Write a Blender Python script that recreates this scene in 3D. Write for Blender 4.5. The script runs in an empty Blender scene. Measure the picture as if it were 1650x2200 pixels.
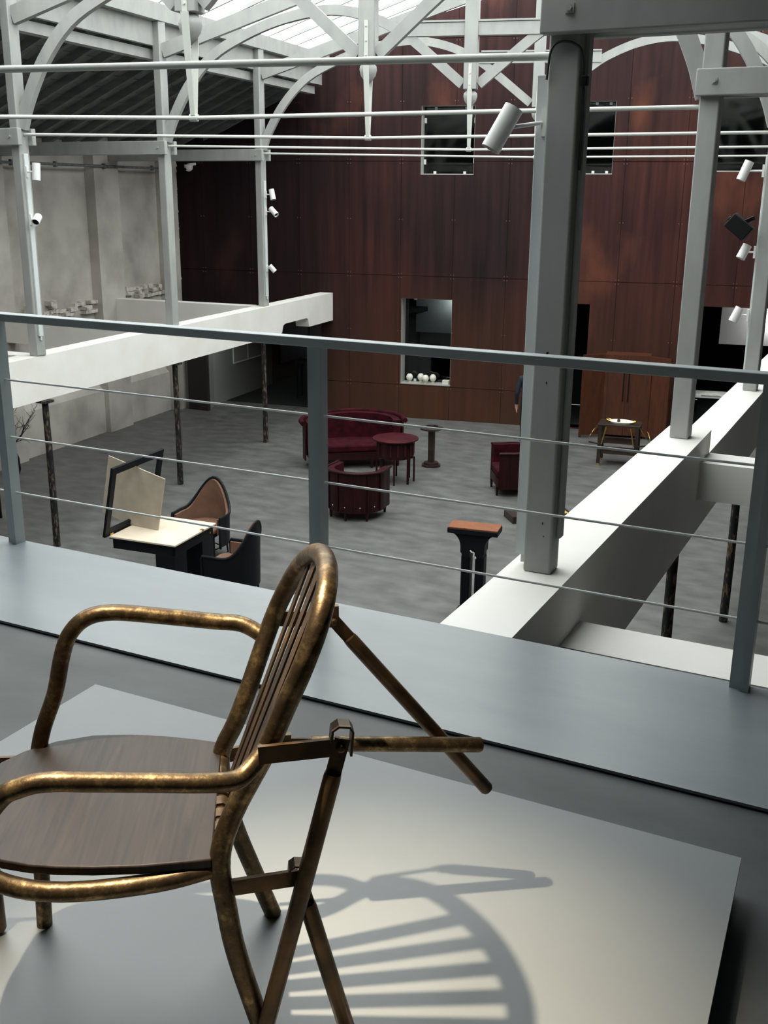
import bpy, bmesh, math, random
import numpy as np
from mathutils import Vector, Matrix
random.seed(7)
C = bpy.context.scene.collection
S = bpy.context.scene

# ---------------------------------------------------------------- camera
YAW, PIT, ROL, F = math.radians(26.4605), math.radians(16.9323), math.radians(-.5361), 2269.2
CAM = np.array([0., 0., 4.8])
def _axes():
    cy, sy = math.cos(YAW), math.sin(YAW)
    f = np.array([-sy*math.cos(PIT), cy*math.cos(PIT), -math.sin(PIT)])
    r = np.array([cy, sy, 0.]); d = np.cross(f, r)
    c, s = math.cos(ROL), math.sin(ROL)
    return np.array([c*r+s*d, -s*r+c*d, f])
AX = _axes()
cd = bpy.data.cameras.new('camera'); cam = bpy.data.objects.new('camera', cd); C.objects.link(cam)
cd.sensor_fit = 'HORIZONTAL'; cd.sensor_width = 36; cd.lens = F*36/1650; cd.clip_end = 200; cd.clip_start = .05
m = Matrix.Identity(4)
for i in range(3):
    m[i][0] = AX[0][i]; m[i][1] = -AX[1][i]; m[i][2] = -AX[2][i]; m[i][3] = CAM[i]
cam.matrix_world = m
S.camera = cam
# ---------------------------------------------------------------- world, light, exposure
S.view_settings.view_transform = 'Standard'; S.view_settings.look = 'None'
S.view_settings.gamma = 1; S.view_settings.use_curve_mapping = False
S.view_settings.exposure = 0.0
w = bpy.data.worlds.new('world'); S.world = w; w.use_nodes = True
bg = w.node_tree.nodes['Background']; bg.inputs[0].default_value = (1, .988, .968, 1); bg.inputs[1].default_value = 5.8
S.cycles.use_denoising = True
S.cycles.max_bounces = 10; S.cycles.diffuse_bounces = 5; S.cycles.transparent_max_bounces = 12
pl = bpy.data.lights.new('skylight_portal', 'AREA'); pl.shape = 'RECTANGLE'; pl.size = 9.5; pl.size_y = 19
pl.cycles.is_portal = True
po = bpy.data.objects.new('skylight_portal', pl); C.objects.link(po); po.location = (-6, 13, 9.1)

# ---------------------------------------------------------------- unprojection (photo pixel -> a point on a plane of the room)
def ray(x, y): return AX.T @ np.array([(x-825)/F, (y-1100)/F, 1.])
def onz(x, y, z):
    d = ray(x, y); return CAM + d*((z-CAM[2])/d[2])
def onpl(x, y, P, n):
    d = ray(x, y); n = np.array(n, float); return CAM + d*(n@(np.array(P, float)-CAM)/(n@d))
def V(*a): return np.array(a, float)

# ---------------------------------------------------------------- materials
def lin(c):
    c = c/255.; return c/12.92 if c <= .04045 else ((c+.055)/1.055)**2.4
def rgb(r, g, b): return (lin(r), lin(g), lin(b), 1)
def mat(name, c, rough=.6, metal=0, c2=None, scale=8, stretch=(1, 1, 1), lo=.35, hi=.65, bump=0, bscale=None, coat=0, detail=6, spec=.5):
    M = bpy.data.materials.new(name); M.use_nodes = True
    nt = M.node_tree; b = nt.nodes['Principled BSDF']
    b.inputs['Base Color'].default_value = c; b.inputs['Roughness'].default_value = rough
    b.inputs['Metallic'].default_value = metal; b.inputs['Coat Weight'].default_value = coat
    b.inputs['Specular IOR Level'].default_value = spec
    if c2 or bump:
        tc = nt.nodes.new('ShaderNodeTexCoord'); mp = nt.nodes.new('ShaderNodeMapping')
        mp.inputs['Scale'].default_value = stretch
        geo = nt.nodes.new('ShaderNodeNewGeometry')
        nt.links.new(geo.outputs['Position'], mp.inputs['Vector'])
        if c2:
            n = nt.nodes.new('ShaderNodeTexNoise'); n.inputs['Scale'].default_value = scale; n.inputs['Detail'].default_value = detail
            nt.links.new(mp.outputs[0], n.inputs['Vector'])
            r = nt.nodes.new('ShaderNodeValToRGB'); r.color_ramp.elements[0].position = lo; r.color_ramp.elements[1].position = hi
            r.color_ramp.elements[0].color = c; r.color_ramp.elements[1].color = c2
            nt.links.new(n.outputs['Fac'], r.inputs[0]); nt.links.new(r.outputs[0], b.inputs['Base Color'])
        if bump:
            n2 = nt.nodes.new('ShaderNodeTexNoise'); n2.inputs['Scale'].default_value = bscale or scale*3; n2.inputs['Detail'].default_value = 8
            nt.links.new(mp.outputs[0], n2.inputs['Vector'])
            bp = nt.nodes.new('ShaderNodeBump'); bp.inputs['Strength'].default_value = bump; bp.inputs['Distance'].default_value = .02
            nt.links.new(n2.outputs['Fac'], bp.inputs['Height']); nt.links.new(bp.outputs[0], b.inputs['Normal'])
    return M
def glass(name, tint, refl=.08):
    M = bpy.data.materials.new(name); M.use_nodes = True; nt = M.node_tree; nt.nodes.clear()
    o = nt.nodes.new('ShaderNodeOutputMaterial'); t = nt.nodes.new('ShaderNodeBsdfTransparent'); g = nt.nodes.new('ShaderNodeBsdfGlossy')
    t.inputs[0].default_value = tint; g.inputs['Roughness'].default_value = .05
    x = nt.nodes.new('ShaderNodeMixShader'); x.inputs[0].default_value = refl
    nt.links.new(t.outputs[0], x.inputs[1]); nt.links.new(g.outputs[0], x.inputs[2]); nt.links.new(x.outputs[0], o.inputs[0])
    return M
CONC = mat('trowelled_concrete', rgb(76, 76, 75), .5, 0, rgb(106, 106, 104), 2.6, (1, 1.7, 1), .3, .72, .03, 9, detail=10)
MEZZ = mat('dark_screed', rgb(66, 69, 70), .5, 0, rgb(96, 99, 99), 2.2, (1, 2, 1), .3, .8, .08, 9, detail=9)
KERB = mat('blue_grey_painted_sheet', rgb(128, 135, 140), .32, 0, rgb(140, 147, 151), 1.7, (1, 3, 1), .3, .7, .02, 20, detail=8, spec=.9)
PLIN = mat('grey_green_satin_paint', rgb(136, 140, 142), .42, 0, rgb(142, 146, 147), 3, lo=.3, hi=.7, spec=.7)
PLINS = mat('plinth_side_shade_black', rgb(14, 16, 17), .7)  # black puts the shadow on the plinth's sides into their colour
WHITE = mat('white_render', rgb(226, 223, 217), .75, 0, rgb(236, 234, 230), 1.6, lo=.3, hi=.7, bump=.05, bscale=25)
PLAS = mat('old_white_plaster', rgb(158, 152, 145), .85, 0, rgb(194, 189, 182), 1.3, lo=.3, hi=.62, bump=.35, bscale=7, detail=10)
PLASR = mat('broken_plaster_brick', rgb(150, 143, 135), .9, 0, rgb(208, 202, 194), 9, lo=.3, hi=.55, bump=.35, bscale=25)
WOODG = mat('grey_white_painted_timber', rgb(152, 153, 151), .6, 0, rgb(164, 165, 162), 3, (2, 2, .8), .35, .7, .05, 20)
DARKW = mat('dark_grey_ceiling_timber', rgb(92, 96, 97), .8, 0, rgb(120, 124, 124), 4, (.6, 3, 3), .35, .7, .05, 12)
ROD = mat('white_painted_steel_rod', rgb(198, 200, 194), .4)
RAIL = mat('slate_painted_steel', rgb(172, 180, 182), .35, 0, rgb(178, 186, 188), 5)
CABLE = mat('white_coated_cable', rgb(225, 228, 226), .4)
IRON = mat('rust_flaked_iron', rgb(22, 22, 23), .75, .2, rgb(112, 92, 76), 9, (3, 3, 1), .52, .66, .5, 22, detail=9)
WHT = mat('white_enamel', rgb(232, 232, 230), .4)
BLK = mat('black_plastic', rgb(13, 14, 15), .55, spec=.2)
TRACK = mat('pale_grey_track', rgb(205, 210, 210), .45)
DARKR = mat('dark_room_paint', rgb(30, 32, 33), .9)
DARKRB = mat('brown_room_paint', rgb(62, 52, 40), .9)
CREAM = mat('cream_leather', rgb(222, 205, 184), .6, 0, rgb(232, 216, 197), 6, lo=.3, hi=.7)
PARCH = mat('grey_beige_parchment', rgb(166, 155, 137), .65, 0, rgb(188, 178, 160), 4, lo=.3, hi=.7)
EBON = mat('ebonised_wood', rgb(15, 18, 24), .5, spec=.2)
TAN = mat('tan_upholstery', rgb(108, 80, 66), .85, 0, rgb(122, 92, 76), 5, spec=.2)
RED = mat('crimson_velvet', rgb(34, 4, 11), .9, 0, rgb(64, 9, 21), 7, lo=.35, hi=.7, bump=.3, bscale=40, spec=.15)
REDW = mat('dark_red_veneer', rgb(32, 9, 13), .45, 0, rgb(44, 13, 17), 5, (6, 6, .8), bump=.03, spec=.2)
REDT = mat('polished_red_top', rgb(52, 10, 18), .4, 0, rgb(72, 18, 28), 4, spec=.3)
ORW = mat('orange_walnut', rgb(116, 62, 30), .45, 0, rgb(148, 86, 46), 9, (1, 8, 1), .35, .7)
CABW = mat('orange_brown_cabinet', rgb(62, 29, 13), .5, 0, rgb(84, 41, 18), 4, (5, 5, .7), .3, .7)
BRSH = mat('bright_brass', rgb(214, 180, 105), .25, 1)
GOLD = mat('yellow_inlay', rgb(196, 168, 92), .5)
DWOOD = mat('dark_walnut', rgb(36, 25, 19), .45, 0, rgb(50, 35, 26), 8)
EGG = mat('white_shell', rgb(228, 226, 214), .5)
SKIN = mat('skin', rgb(190, 150, 128), .6); JACK = mat('navy_jacket_cloth', rgb(24, 30, 44), .85); TROU = mat('black_trouser_cloth', rgb(18, 18, 20), .9)
HAIR = mat('dark_hair', rgb(22, 18, 16), .6)
PAINTG = mat('deep_blue_canvas', rgb(10, 22, 36), .6, 0, rgb(18, 36, 52), 2)
SKYG = glass('clear_roof_glass', (.93, .96, .96, 1), .04); WING = glass('dark_window_glass', (.5, .55, .55, 1), .06)

def rust_mat():
    M = bpy.data.materials.new('rusted_steel_sheet'); M.use_nodes = True; nt = M.node_tree; b = nt.nodes['Principled BSDF']
    N = nt.nodes.new; L = nt.links.new
    g = N('ShaderNodeNewGeometry')
    def noise(sc, st, det=8):
        mp = N('ShaderNodeMapping'); mp.inputs['Scale'].default_value = st; L(g.outputs['Position'], mp.inputs[0])
        n = N('ShaderNodeTexNoise'); n.inputs['Scale'].default_value = sc; n.inputs['Detail'].default_value = det; L(mp.outputs[0], n.inputs['Vector']); return n.outputs['Fac']
    def ramp(f, *st):
        r = N('ShaderNodeValToRGB'); e = r.color_ramp.elements
        e[0].position, e[0].color = st[0]; e[1].position, e[1].color = st[1]
        for p, c in st[2:]:
            q = e.new(p); q.color = c
        L(f, r.inputs[0]); return r.outputs[0]
    base = ramp(noise(.3, (1, 1, .7)), (.34, rgb(36, 25, 28)), (.68, rgb(76, 41, 36)), (.5, rgb(54, 32, 32)))
    streak = ramp(noise(8, (1, 1, .05), 7), (.3, (.5, .48, .48, 1)), (.72, (1.2, 1.18, 1.16, 1)))
    mx = N('ShaderNodeMix'); mx.data_type = 'RGBA'; mx.blend_type = 'MULTIPLY'; mx.inputs[0].default_value = 1
    L(base, mx.inputs[6]); L(streak, mx.inputs[7])
    patch = ramp(noise(.75, (1, 1, .5), 10), (.6, (0, 0, 0, 1)), (.78, (1, 1, 1, 1)))
    mx2 = N('ShaderNodeMix'); mx2.data_type = 'RGBA'; L(patch, mx2.inputs[0]); L(mx.outputs[2], mx2.inputs[6]); mx2.inputs[7].default_value = rgb(104, 60, 44)
    # olive-brown weathering on the bottom course of sheets
    sp = N('ShaderNodeSeparateXYZ'); L(g.outputs['Position'], sp.inputs[0])
    mr = N('ShaderNodeMapRange'); mr.inputs[1].default_value = 3.3; mr.inputs[2].default_value = 0.2; L(sp.outputs[2], mr.inputs[0])
    mm = N('ShaderNodeMath'); mm.operation = 'MULTIPLY'; L(mr.outputs[0], mm.inputs[0]); L(noise(1.3, (1, 1, .25)), mm.inputs[1])
    mx3 = N('ShaderNodeMix'); mx3.data_type = 'RGBA'; L(mm.outputs[0], mx3.inputs[0]); L(mx2.outputs[2], mx3.inputs[6]); mx3.inputs[7].default_value = rgb(84, 56, 34)
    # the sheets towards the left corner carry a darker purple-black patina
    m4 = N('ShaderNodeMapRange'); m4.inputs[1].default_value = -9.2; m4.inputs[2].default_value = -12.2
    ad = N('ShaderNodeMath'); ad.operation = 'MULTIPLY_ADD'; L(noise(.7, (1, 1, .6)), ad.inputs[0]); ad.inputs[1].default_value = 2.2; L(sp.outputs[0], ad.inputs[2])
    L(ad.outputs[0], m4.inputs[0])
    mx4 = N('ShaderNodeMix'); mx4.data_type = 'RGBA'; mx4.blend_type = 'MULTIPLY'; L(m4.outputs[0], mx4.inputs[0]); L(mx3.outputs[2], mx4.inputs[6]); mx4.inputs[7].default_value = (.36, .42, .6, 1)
    L(mx4.outputs[2], b.inputs['Base Color']); b.inputs['Roughness'].default_value = .7; b.inputs['Specular IOR Level'].default_value = .2
    return M
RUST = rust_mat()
def brass_mat():
    M = bpy.data.materials.new('worn_brass_tube'); M.use_nodes = True; nt = M.node_tree; b = nt.nodes['Principled BSDF']
    N = nt.nodes.new; L = nt.links.new; tc = N('ShaderNodeNewGeometry')
    n = N('ShaderNodeTexNoise'); n.inputs['Scale'].default_value = 22; n.inputs['Detail'].default_value = 10; n.inputs['Roughness'].default_value = .75; L(tc.outputs['Position'], n.inputs['Vector'])
    r = N('ShaderNodeValToRGB'); e = r.color_ramp.elements
    e[0].position = .3; e[0].color = rgb(64, 53, 42); e[1].position = .72; e[1].color = rgb(182, 156, 110)
    q = e.new(.52); q.color = rgb(100, 84, 63)
    L(n.outputs['Fac'], r.inputs[0]); L(r.outputs[0], b.inputs['Base Color'])
    r2 = N('ShaderNodeValToRGB'); r2.color_ramp.elements[0].color = (.55, .55, .55, 1); r2.color_ramp.elements[1].color = (.27, .27, .27, 1)
    L(n.outputs['Fac'], r2.inputs[0]); L(r2.outputs[0], b.inputs['Roughness'])
    b.inputs['Metallic'].default_value = .85
    n2 = N('ShaderNodeTexNoise'); n2.inputs['Scale'].default_value = 60; n2.inputs['Detail'].default_value = 4; L(tc.outputs['Position'], n2.inputs['Vector'])
    bp = N('ShaderNodeBump'); bp.inputs['Strength'].default_value = .12; bp.inputs['Distance'].default_value = .01; L(n2.outputs['Fac'], bp.inputs['Height']); L(bp.outputs[0], b.inputs['Normal'])
    return M
BRASS = brass_mat()
FLATB = mat('dark_patinated_bar', rgb(70, 56, 42), .42, .7, rgb(112, 88, 60), 14, lo=.4, hi=.7, bump=.05)
def seat_mat():
    M = bpy.data.materials.new('dark_stained_board'); M.use_nodes = True; nt = M.node_tree; b = nt.nodes['Principled BSDF']
    N = nt.nodes.new; L = nt.links.new; g = N('ShaderNodeNewGeometry'); mp = N('ShaderNodeMapping')
    m0 = N('ShaderNodeMapping'); m0.inputs['Rotation'].default_value = (0, 0, math.radians(-120)); L(g.outputs['Position'], m0.inputs[0]); mp.inputs['Scale'].default_value = (1.1, 15, 6); L(m0.outputs[0], mp.inputs[0])
    n = N('ShaderNodeTexNoise'); n.inputs['Scale'].default_value = 4; n.inputs['Detail'].default_value = 7; n.inputs['Distortion'].default_value = .9; L(mp.outputs[0], n.inputs['Vector'])
    r = N('ShaderNodeValToRGB'); e = r.color_ramp.elements; e[0].position = .3; e[0].color = rgb(27, 23, 22); e[1].position = .8; e[1].color = rgb(55, 46, 43)
    L(n.outputs['Fac'], r.inputs[0]); L(r.outputs[0], b.inputs['Base Color']); b.inputs['Roughness'].default_value = .5; b.inputs['Specular IOR Level'].default_value = .35
    bp = N('ShaderNodeBump'); bp.inputs['Strength'].default_value = .15; bp.inputs['Distance'].default_value = .004; L(n.outputs['Fac'], bp.inputs['Height']); L(bp.outputs[0], b.inputs['Normal'])
    return M
SEATW = seat_mat()

# ---------------------------------------------------------------- mesh helpers
class MB:
    def __init__(s): s.v = []; s.f = []; s.sm = []
    def add(s, vs, fs, smooth=False):
        k = len(s.v); s.v += [tuple(map(float, p)) for p in vs]
        for f in fs: s.f.append([i+k for i in f]); s.sm.append(smooth)
        return s
    def box(s, a, b):
        x0, y0, z0 = [min(a[i], b[i]) for i in range(3)]; x1, y1, z1 = [max(a[i], b[i]) for i in range(3)]
        return s.hexa([(x0, y0, z0), (x1, y0, z0), (x1, y1, z0), (x0, y1, z0)], [(x0, y0, z1), (x1, y0, z1), (x1, y1, z1), (x0, y1, z1)])
    def hexa(s, lo, hi):
        return s.add(list(lo)+list(hi), [(3, 2, 1, 0), (4, 5, 6, 7), (0, 1, 5, 4), (1, 2, 6, 5), (2, 3, 7, 6), (3, 0, 4, 7)])
    def prism(s, poly, off):                     # polygon of 3-D points extruded by a vector
        n = len(poly); P = [np.array(p, float) for p in poly]; Q = [p+np.array(off, float) for p in P]
        nn = sum((np.cross(P[i], P[(i+1) % n]) for i in range(n)), np.zeros(3))
        if nn@np.array(off, float) > 0: P, Q = Q, P
        return s.add(P+Q, [list(range(n)), list(range(2*n-1, n-1, -1))]+[(i, i+n, (i+1) % n+n, (i+1) % n) for i in range(n)])
    def bar(s, a, b, wu, wv, up=(0, 0, 1)):      # rectangular bar; wu across, wv along up
        a = np.array(a, float); b = np.array(b, float); d = (b-a)/np.linalg.norm(b-a)
        u = np.cross(d, np.array(up, float)); u /= np.linalg.norm(u); v = np.cross(u, d)
        q = [(-1, -1), (1, -1), (1, 1), (-1, 1)]
        return s.prism([a+u*wu/2*i+v*wv/2*j for i, j in q], b-a)
    def tube(s, pts, r, n=10, cap=True, rs=None):
        P = [np.array(p, float) for p in pts]; k = len(P); T = []
        for i in range(k):
            t = P[min(i+1, k-1)]-P[max(i-1, 0)]; T.append(t/np.linalg.norm(t))
        u = np.cross(T[0], [.13, .21, .97]);
        if np.linalg.norm(u) < .1: u = np.cross(T[0], [1, 0, 0])
        vs = []
        for i in range(k):
            u = u-T[i]*(u@T[i]); u /= np.linalg.norm(u); v = np.cross(T[i], u); R = rs[i] if rs else r
            vs += [P[i]+R*(u*math.cos(2*math.pi*j/n)+v*math.sin(2*math.pi*j/n)) for j in range(n)]
        fs = [(i*n+j, i*n+(j+1) % n, (i+1)*n+(j+1) % n, (i+1)*n+j) for i in range(k-1) for j in range(n)]
        s.add(vs, fs, True)
        if cap: s.add(vs[:n], [list(range(n-1, -1, -1))]); s.add(vs[-n:], [list(range(n))])
        return s
    def lathe(s, prof, c=(0, 0, 0), n=20, smooth=True, axis=None):
        X, Y, Z = (V(1, 0, 0), V(0, 1, 0), V(0, 0, 1)) if axis is None else axis
        c = np.array(c, float); vs = []; k = len(prof)
        for r, z in prof: vs += [c+Z*z+r*(X*math.cos(2*math.pi*j/n)+Y*math.sin(2*math.pi*j/n)) for j in range(n)]
        fs = [(i*n+j, i*n+(j+1) % n, (i+1)*n+(j+1) % n, (i+1)*n+j) for i in range(k-1) for j in range(n)]
        s.add(vs, fs, smooth)
        if prof[0][0] > 1e-4: s.add(vs[:n], [list(range(n-1, -1, -1))])
        if prof[-1][0] > 1e-4: s.add(vs[-n:], [list(range(n))])
        return s
    def strip(s, rows, smooth=True, closed=False):   # grid of rows of points
        m_ = len(rows[0]); vs = [p for r in rows for p in r]
        rng = m_ if closed else m_-1
        return s.add(vs, [(i*m_+j, i*m_+(j+1) % m_, (i+1)*m_+(j+1) % m_, (i+1)*m_+j) for i in range(len(rows)-1) for j in range(rng)], smooth)
    def sheet(s, rows, nrm, t):                      # solid sheet: grid offset by normals*t
        R = [[np.array(p, float) for p in r] for r in rows]; Q = [[p+n_*t for p, n_ in zip(r, nr)] for r, nr in zip(R, nrm)]
        s.strip(R); s.strip([q[::-1] for q in Q])
        for a, b in ((R[0], Q[0]), (Q[-1], R[-1])): s.strip([b, a], False)
        s.strip([[r[0] for r in R], [q[0] for q in Q]], False); s.strip([[q[-1] for q in Q], [r[-1] for r in R]], False)
        return s
    def build(s, name, m_, parent=None, loc=None, bevel=0, own=False):
        vs = np.array(s.v)
        if parent is None:
            if loc is None:
                lo, hi = vs.min(0), vs.max(0); loc = V((lo[0]+hi[0])/2, (lo[1]+hi[1])/2, lo[2])
            loc = np.array(loc, float); vs = vs-loc
        me = bpy.data.meshes.new(name); me.from_pydata([tuple(p) for p in vs], [], s.f)
        for p, sm in zip(me.polygons, s.sm): p.use_smooth = sm
        bm = bmesh.new(); bm.from_mesh(me); bmesh.ops.remove_doubles(bm, verts=bm.verts, dist=1e-5)
        bmesh.ops.recalc_face_normals(bm, faces=bm.faces); bm.to_mesh(me); bm.free()
        me.set_sharp_from_angle(angle=math.radians(38))
        me.materials.append(m_)
        o = bpy.data.objects.new(name, me); C.objects.link(o)
        if parent is None: o.location = loc
        else: o.parent = parent
        if bevel:
            b = o.modifiers.new('bevel', 'BEVEL'); b.width = bevel; b.segments = 2; b.limit_method = 'ANGLE'; b.angle_limit = math.radians(40)
        return o
def tag(o, label=None, cat=None, group=None, kind=None):
    if label: o['label'] = label
    if cat: o['category'] = cat
    if group: o['group'] = group
    if kind: o['kind'] = kind
    return o
def thing(name, label, cat, loc, rz=0, group=None):
    o = bpy.data.objects.new(name, None); C.objects.link(o); o.location = tuple(map(float, loc)); o.rotation_euler = (0, 0, rz)
    o.empty_display_size = .2
    return tag(o, label, cat, group)
def struct(mb, name, m_, label=None, **k): return tag(mb.build(name, m_, **k), label, None, None, 'structure')
def rel(root):                                       # world -> local of an unrotated root
    l = np.array(root.location); return lambda p: np.array(p, float)-l
class WMB(MB):                                       # mesh builder in world coordinates, for a child of an unrotated root
    def build(s, name, m_, parent, **k):
        l = np.array(parent.location); s.v = [tuple(np.array(p)-l) for p in s.v]; return MB.build(s, name, m_, parent, **k)
def copy_tree(o, parent=None):
    c = o.copy(); C.objects.link(c)
    if parent: c.parent = parent
    for ch in list(o.children): copy_tree(ch, c)
    return c
def bez(pts, n=6):                                   # Catmull-Rom through points
    P = [np.array(p, float) for p in pts]; P = [2*P[0]-P[1]]+P+[2*P[-1]-P[-2]]; out = []
    for i in range(1, len(P)-2):
        for k in range(n):
            t = k/n; a, b, c, d = P[i-1:i+3]
            out.append(.5*(2*b+(c-a)*t+(2*a-5*b+4*c-d)*t*t+(3*b-a-3*c+d)*t**3))
    return out+[P[-2]]

# ================================================================ SETTING
WAZ = math.radians(10.69); WD = V(math.cos(WAZ), math.sin(WAZ), 0); WN = V(-math.sin(WAZ), math.cos(WAZ), 0); W0 = V(-7.365, 21.23, 0)
def wp(s_, z, d=0): return W0+WD*s_+WN*d+V(0, 0, z)
def ywall(x): return 21.23+(x+7.365)*math.tan(WAZ)
XB0, XB1, ZN, ZF = -1.803, -1.446, 2.862, 2.66       # right white beam
L0, L1, L2, L3 = V(-9.94, 7.0, 0), V(-10.385, 10.5, 0), V(-10.834, 13.98, 0), V(-11.22, 17.3, 0)
Lm1 = 2*L0-L1
R1, R2, R3 = V(-1.625, 5.155, 0), V(-1.628, 8.79, 0), V(-1.594, 12.55, 0)
R4, R5 = R3+V(0, 3.78, 0), R3+V(0, 7.56, 0)
def xl(y): return float(np.interp(y, [-4, 3.5, 7, 10.5, 13.98, 17.3, 22], [-8.55, -9.49, -9.94, -10.385, -10.834, -11.22, -11.77]))
XW = 2.6

struct(MB().box((-18, -5, -.2), (4, 28, 0)), 'floor', CONC)

# --- left wall: base wall, pilasters, dado with sloping ledge, chiselled course
dl = V(-.10867, .99408, 0); nl = V(.99408, .10867, 0); WL0 = V(-14.333, 14.04, 0)
def lw(t, d, z): return WL0+dl*t+nl*d+V(0, 0, z)      # t along the wall (0 at y=14.04), d into the room
def lbox(mb, t0, t1, d0, d1, z0, z1):
    return mb.hexa([lw(t0, d0, z0), lw(t1, d0, z0), lw(t1, d1, z0), lw(t0, d1, z0)], [lw(t0, d0, z1), lw(t1, d0, z1), lw(t1, d1, z1), lw(t0, d1, z1)])
wl = struct(lbox(MB(), -18.5, 6.3, -.5, -.09, 0, 6.6), 'wall_left', PLAS, loc=(0, 0, 0))
wl_l = np.array(wl.location)
def lchild(name, mb, m_=PLAS, **k): return mb.build(name, m_, wl, **k)
for t0, t1, d in ((-1.6, -.14, .12), (2.44, 3.25, .13), (4.95, 5.5, .1), (-5.2, -4.0, .12)):
    lchild('pilaster', lbox(MB(), t0, t1, -.1, d, 0, 6.2))
for t0, t1 in ((-4.0, -1.6), (-.14, 2.44), (3.25, 4.95)):
    mb = MB(); P = lambda d, z: lw(t0, d, z)
    mb.prism([P(-.1, 0), P(.02, 0), P(.02, .86), P(-.1, .98)], dl*(t1-t0)); lchild('dado', mb)
# door pier and dark edge at the passage
mb = lbox(MB(), 5.1, 5.35, -.1, .22, 0, 2.15); lchild('door_pier', mb)
# chiselled course of broken brick where the old floor was cut away
rnd = random.Random(3)
for t0, t1, z0, rows_ in ((.2, 2.5, 2.44, 4), (2.5, 3.0, 2.62, 2), (3.25, 5.4, 2.58, 3)):
    for k in range(rows_):
        t = t0+rnd.uniform(0, .1)
        while t < t1-.05:
            w_ = rnd.uniform(.1, .24); h_ = rnd.uniform(.06, .08); z = z0+k*.085+rnd.uniform(-.012, .012); dd = rnd.choice((-.06, -.02, .0, .03, .06))+(.13 if t > 2.44 and t < 3.2 else 0)
            if rnd.random() < .9-.18*k:
                j = lambda: rnd.uniform(-.014, .014)
                lo = [lw(t, -.12, z), lw(t+w_, -.12, z+j()), lw(t+w_+j(), dd+j(), z+j()), lw(t+j(), dd+j(), z+j())]
                hi = [p+V(0, 0, h_+j()) for p in lo]
                lchild('brick', MB().hexa(lo, hi), PLASR)
            t += w_+rnd.uniform(.008, .03)
mb = MB()                                            # ragged broken edges along the corner of the wall
for i in range(26):
    z = 2.5+i*.12; r = rnd.uniform(.03, .09)
    mb.hexa([lw(5.4, -.1, z), lw(5.55, -.1, z), lw(5.55+r*.3, .0+r, z), lw(5.42, .02+r*.6, z)], [lw(5.4, -.1, z+.1), lw(5.55, -.1, z+.11), lw(5.53+r*.3, r*.8, z+.1), lw(5.43, .02+r*.5, z+.09)])
tag(lchild('broken_edge', mb, PLASR), kind='stuff')
mb = MB().tube([lw(-8, .17, 5.2), lw(5.0, .17, 5.2)], .025, 8)
for t in (-3, 0, 1.2, 2.7, 4.4): lbox(mb, t, t+.05, .14, .2, 5.15, 5.25)
tag(mb.build('conduit_pipe', DARKW), 'grey conduit pipe clipped along the top of the old plaster wall', 'pipe')

# --- rusted back wall: dark backing with openings, clad in separate steel sheets
S0, S1, ZT = -9.2, 9.0, 9.3
ZTOPF = lambda s_: float(np.interp((W0+WD*s_)[0], [-15, -11.7, -6.65, -1.61, 3], [7.47, 7.47, 8.86, 7.47, 7.47]))
OPEN = [(-2.26, -1.15, 5.12, 6.45), (1.06, 1.62, 5.14, 6.5), (3.55, 4.5, 5.2, 6.9), (-2.63, -1.52, .75, 2.6),
        (.86, 1.36, .03, 2.61), (3.55, 5.0, .03, 2.65), (-7.1, -4.45, 0, 2.1)]
def cut(rects, o):
    out = []
    for a, b, c, d in rects:
        if o[1] <= a or o[0] >= b or o[3] <= c or o[2] >= d: out.append((a, b, c, d)); continue
        if o[0] > a: out.append((a, o[0], c, d))
        if o[1] < b: out.append((o[1], b, c, d))
        x0, x1 = max(a, o[0]), min(b, o[1])
        if o[2] > c: out.append((x0, x1, c, o[2]))
        if o[3] < d: out.append((x0, x1, o[3], d))
    return out
def wbox(mb, s0, s1, z0, z1, d0, d1):
    za, zb_ = z1, z1
    if z1 > 7.3:
        sm = [x for x in (-4.41, .728, 5.8) if s0+.01 < x < s1-.01]
        if sm:
            for a, b in zip([s0]+sm, sm+[s1]): wbox(mb, a, b, z0, z1, d0, d1)
            return mb
        za, zb_ = min(z1, ZTOPF(s0)), min(z1, ZTOPF(s1))
        if max(za, zb_) <= z0+.01: return mb
        za, zb_ = max(za, z0+.002), max(zb_, z0+.002)
    return mb.hexa([wp(s0, z0, d0), wp(s1, z0, d0), wp(s1, z0, d1), wp(s0, z0, d1)], [wp(s0, za, d0), wp(s1, zb_, d0), wp(s1, zb_, d1), wp(s0, za, d1)])
rs = [(S0, S1, 0, ZT)]
for o in OPEN: rs = cut(rs, o)
mb = MB()
for r in rs: wbox(mb, *r, .008, .3)
wb = struct(mb, 'wall_back', mat('wall_core', rgb(26, 20, 19), .9), loc=(0, 0, 0))
SS = [S0]+[-.4+1.135*k for k in range(-6, 8)]+[S1]; ZZ = [0, .73, 3.07, 5.38, 7.7, ZT]
SC = MB()
for i in range(len(SS)-1):
    for j in range(len(ZZ)-1):
        r = [(SS[i]+.004, SS[i+1]-.004, ZZ[j]+.005, ZZ[j+1]-.005)]
        for o in OPEN: r = cut(r, o)
        if not r: continue
        mb = MB(); dp = rnd.uniform(-.004, .002)
        for q in r: wbox(mb, *q, -.008+dp, .008)
        if not mb.v: continue
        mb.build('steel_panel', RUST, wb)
        for s_ in (SS[i]+.03, SS[i+1]-.03):
            for z in ((ZZ[j]+.04, ZZ[j+1]-.04, (ZZ[j]+ZZ[j+1])/2) if j else (ZZ[j+1]-.04,)):
                if not any(o[0] < s_ < o[1] and o[2] < z < o[3] for o in OPEN):
                    wbox(SC, s_-.008, s_+.008, z-.008, z+.008, -.016, -.006)
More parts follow.
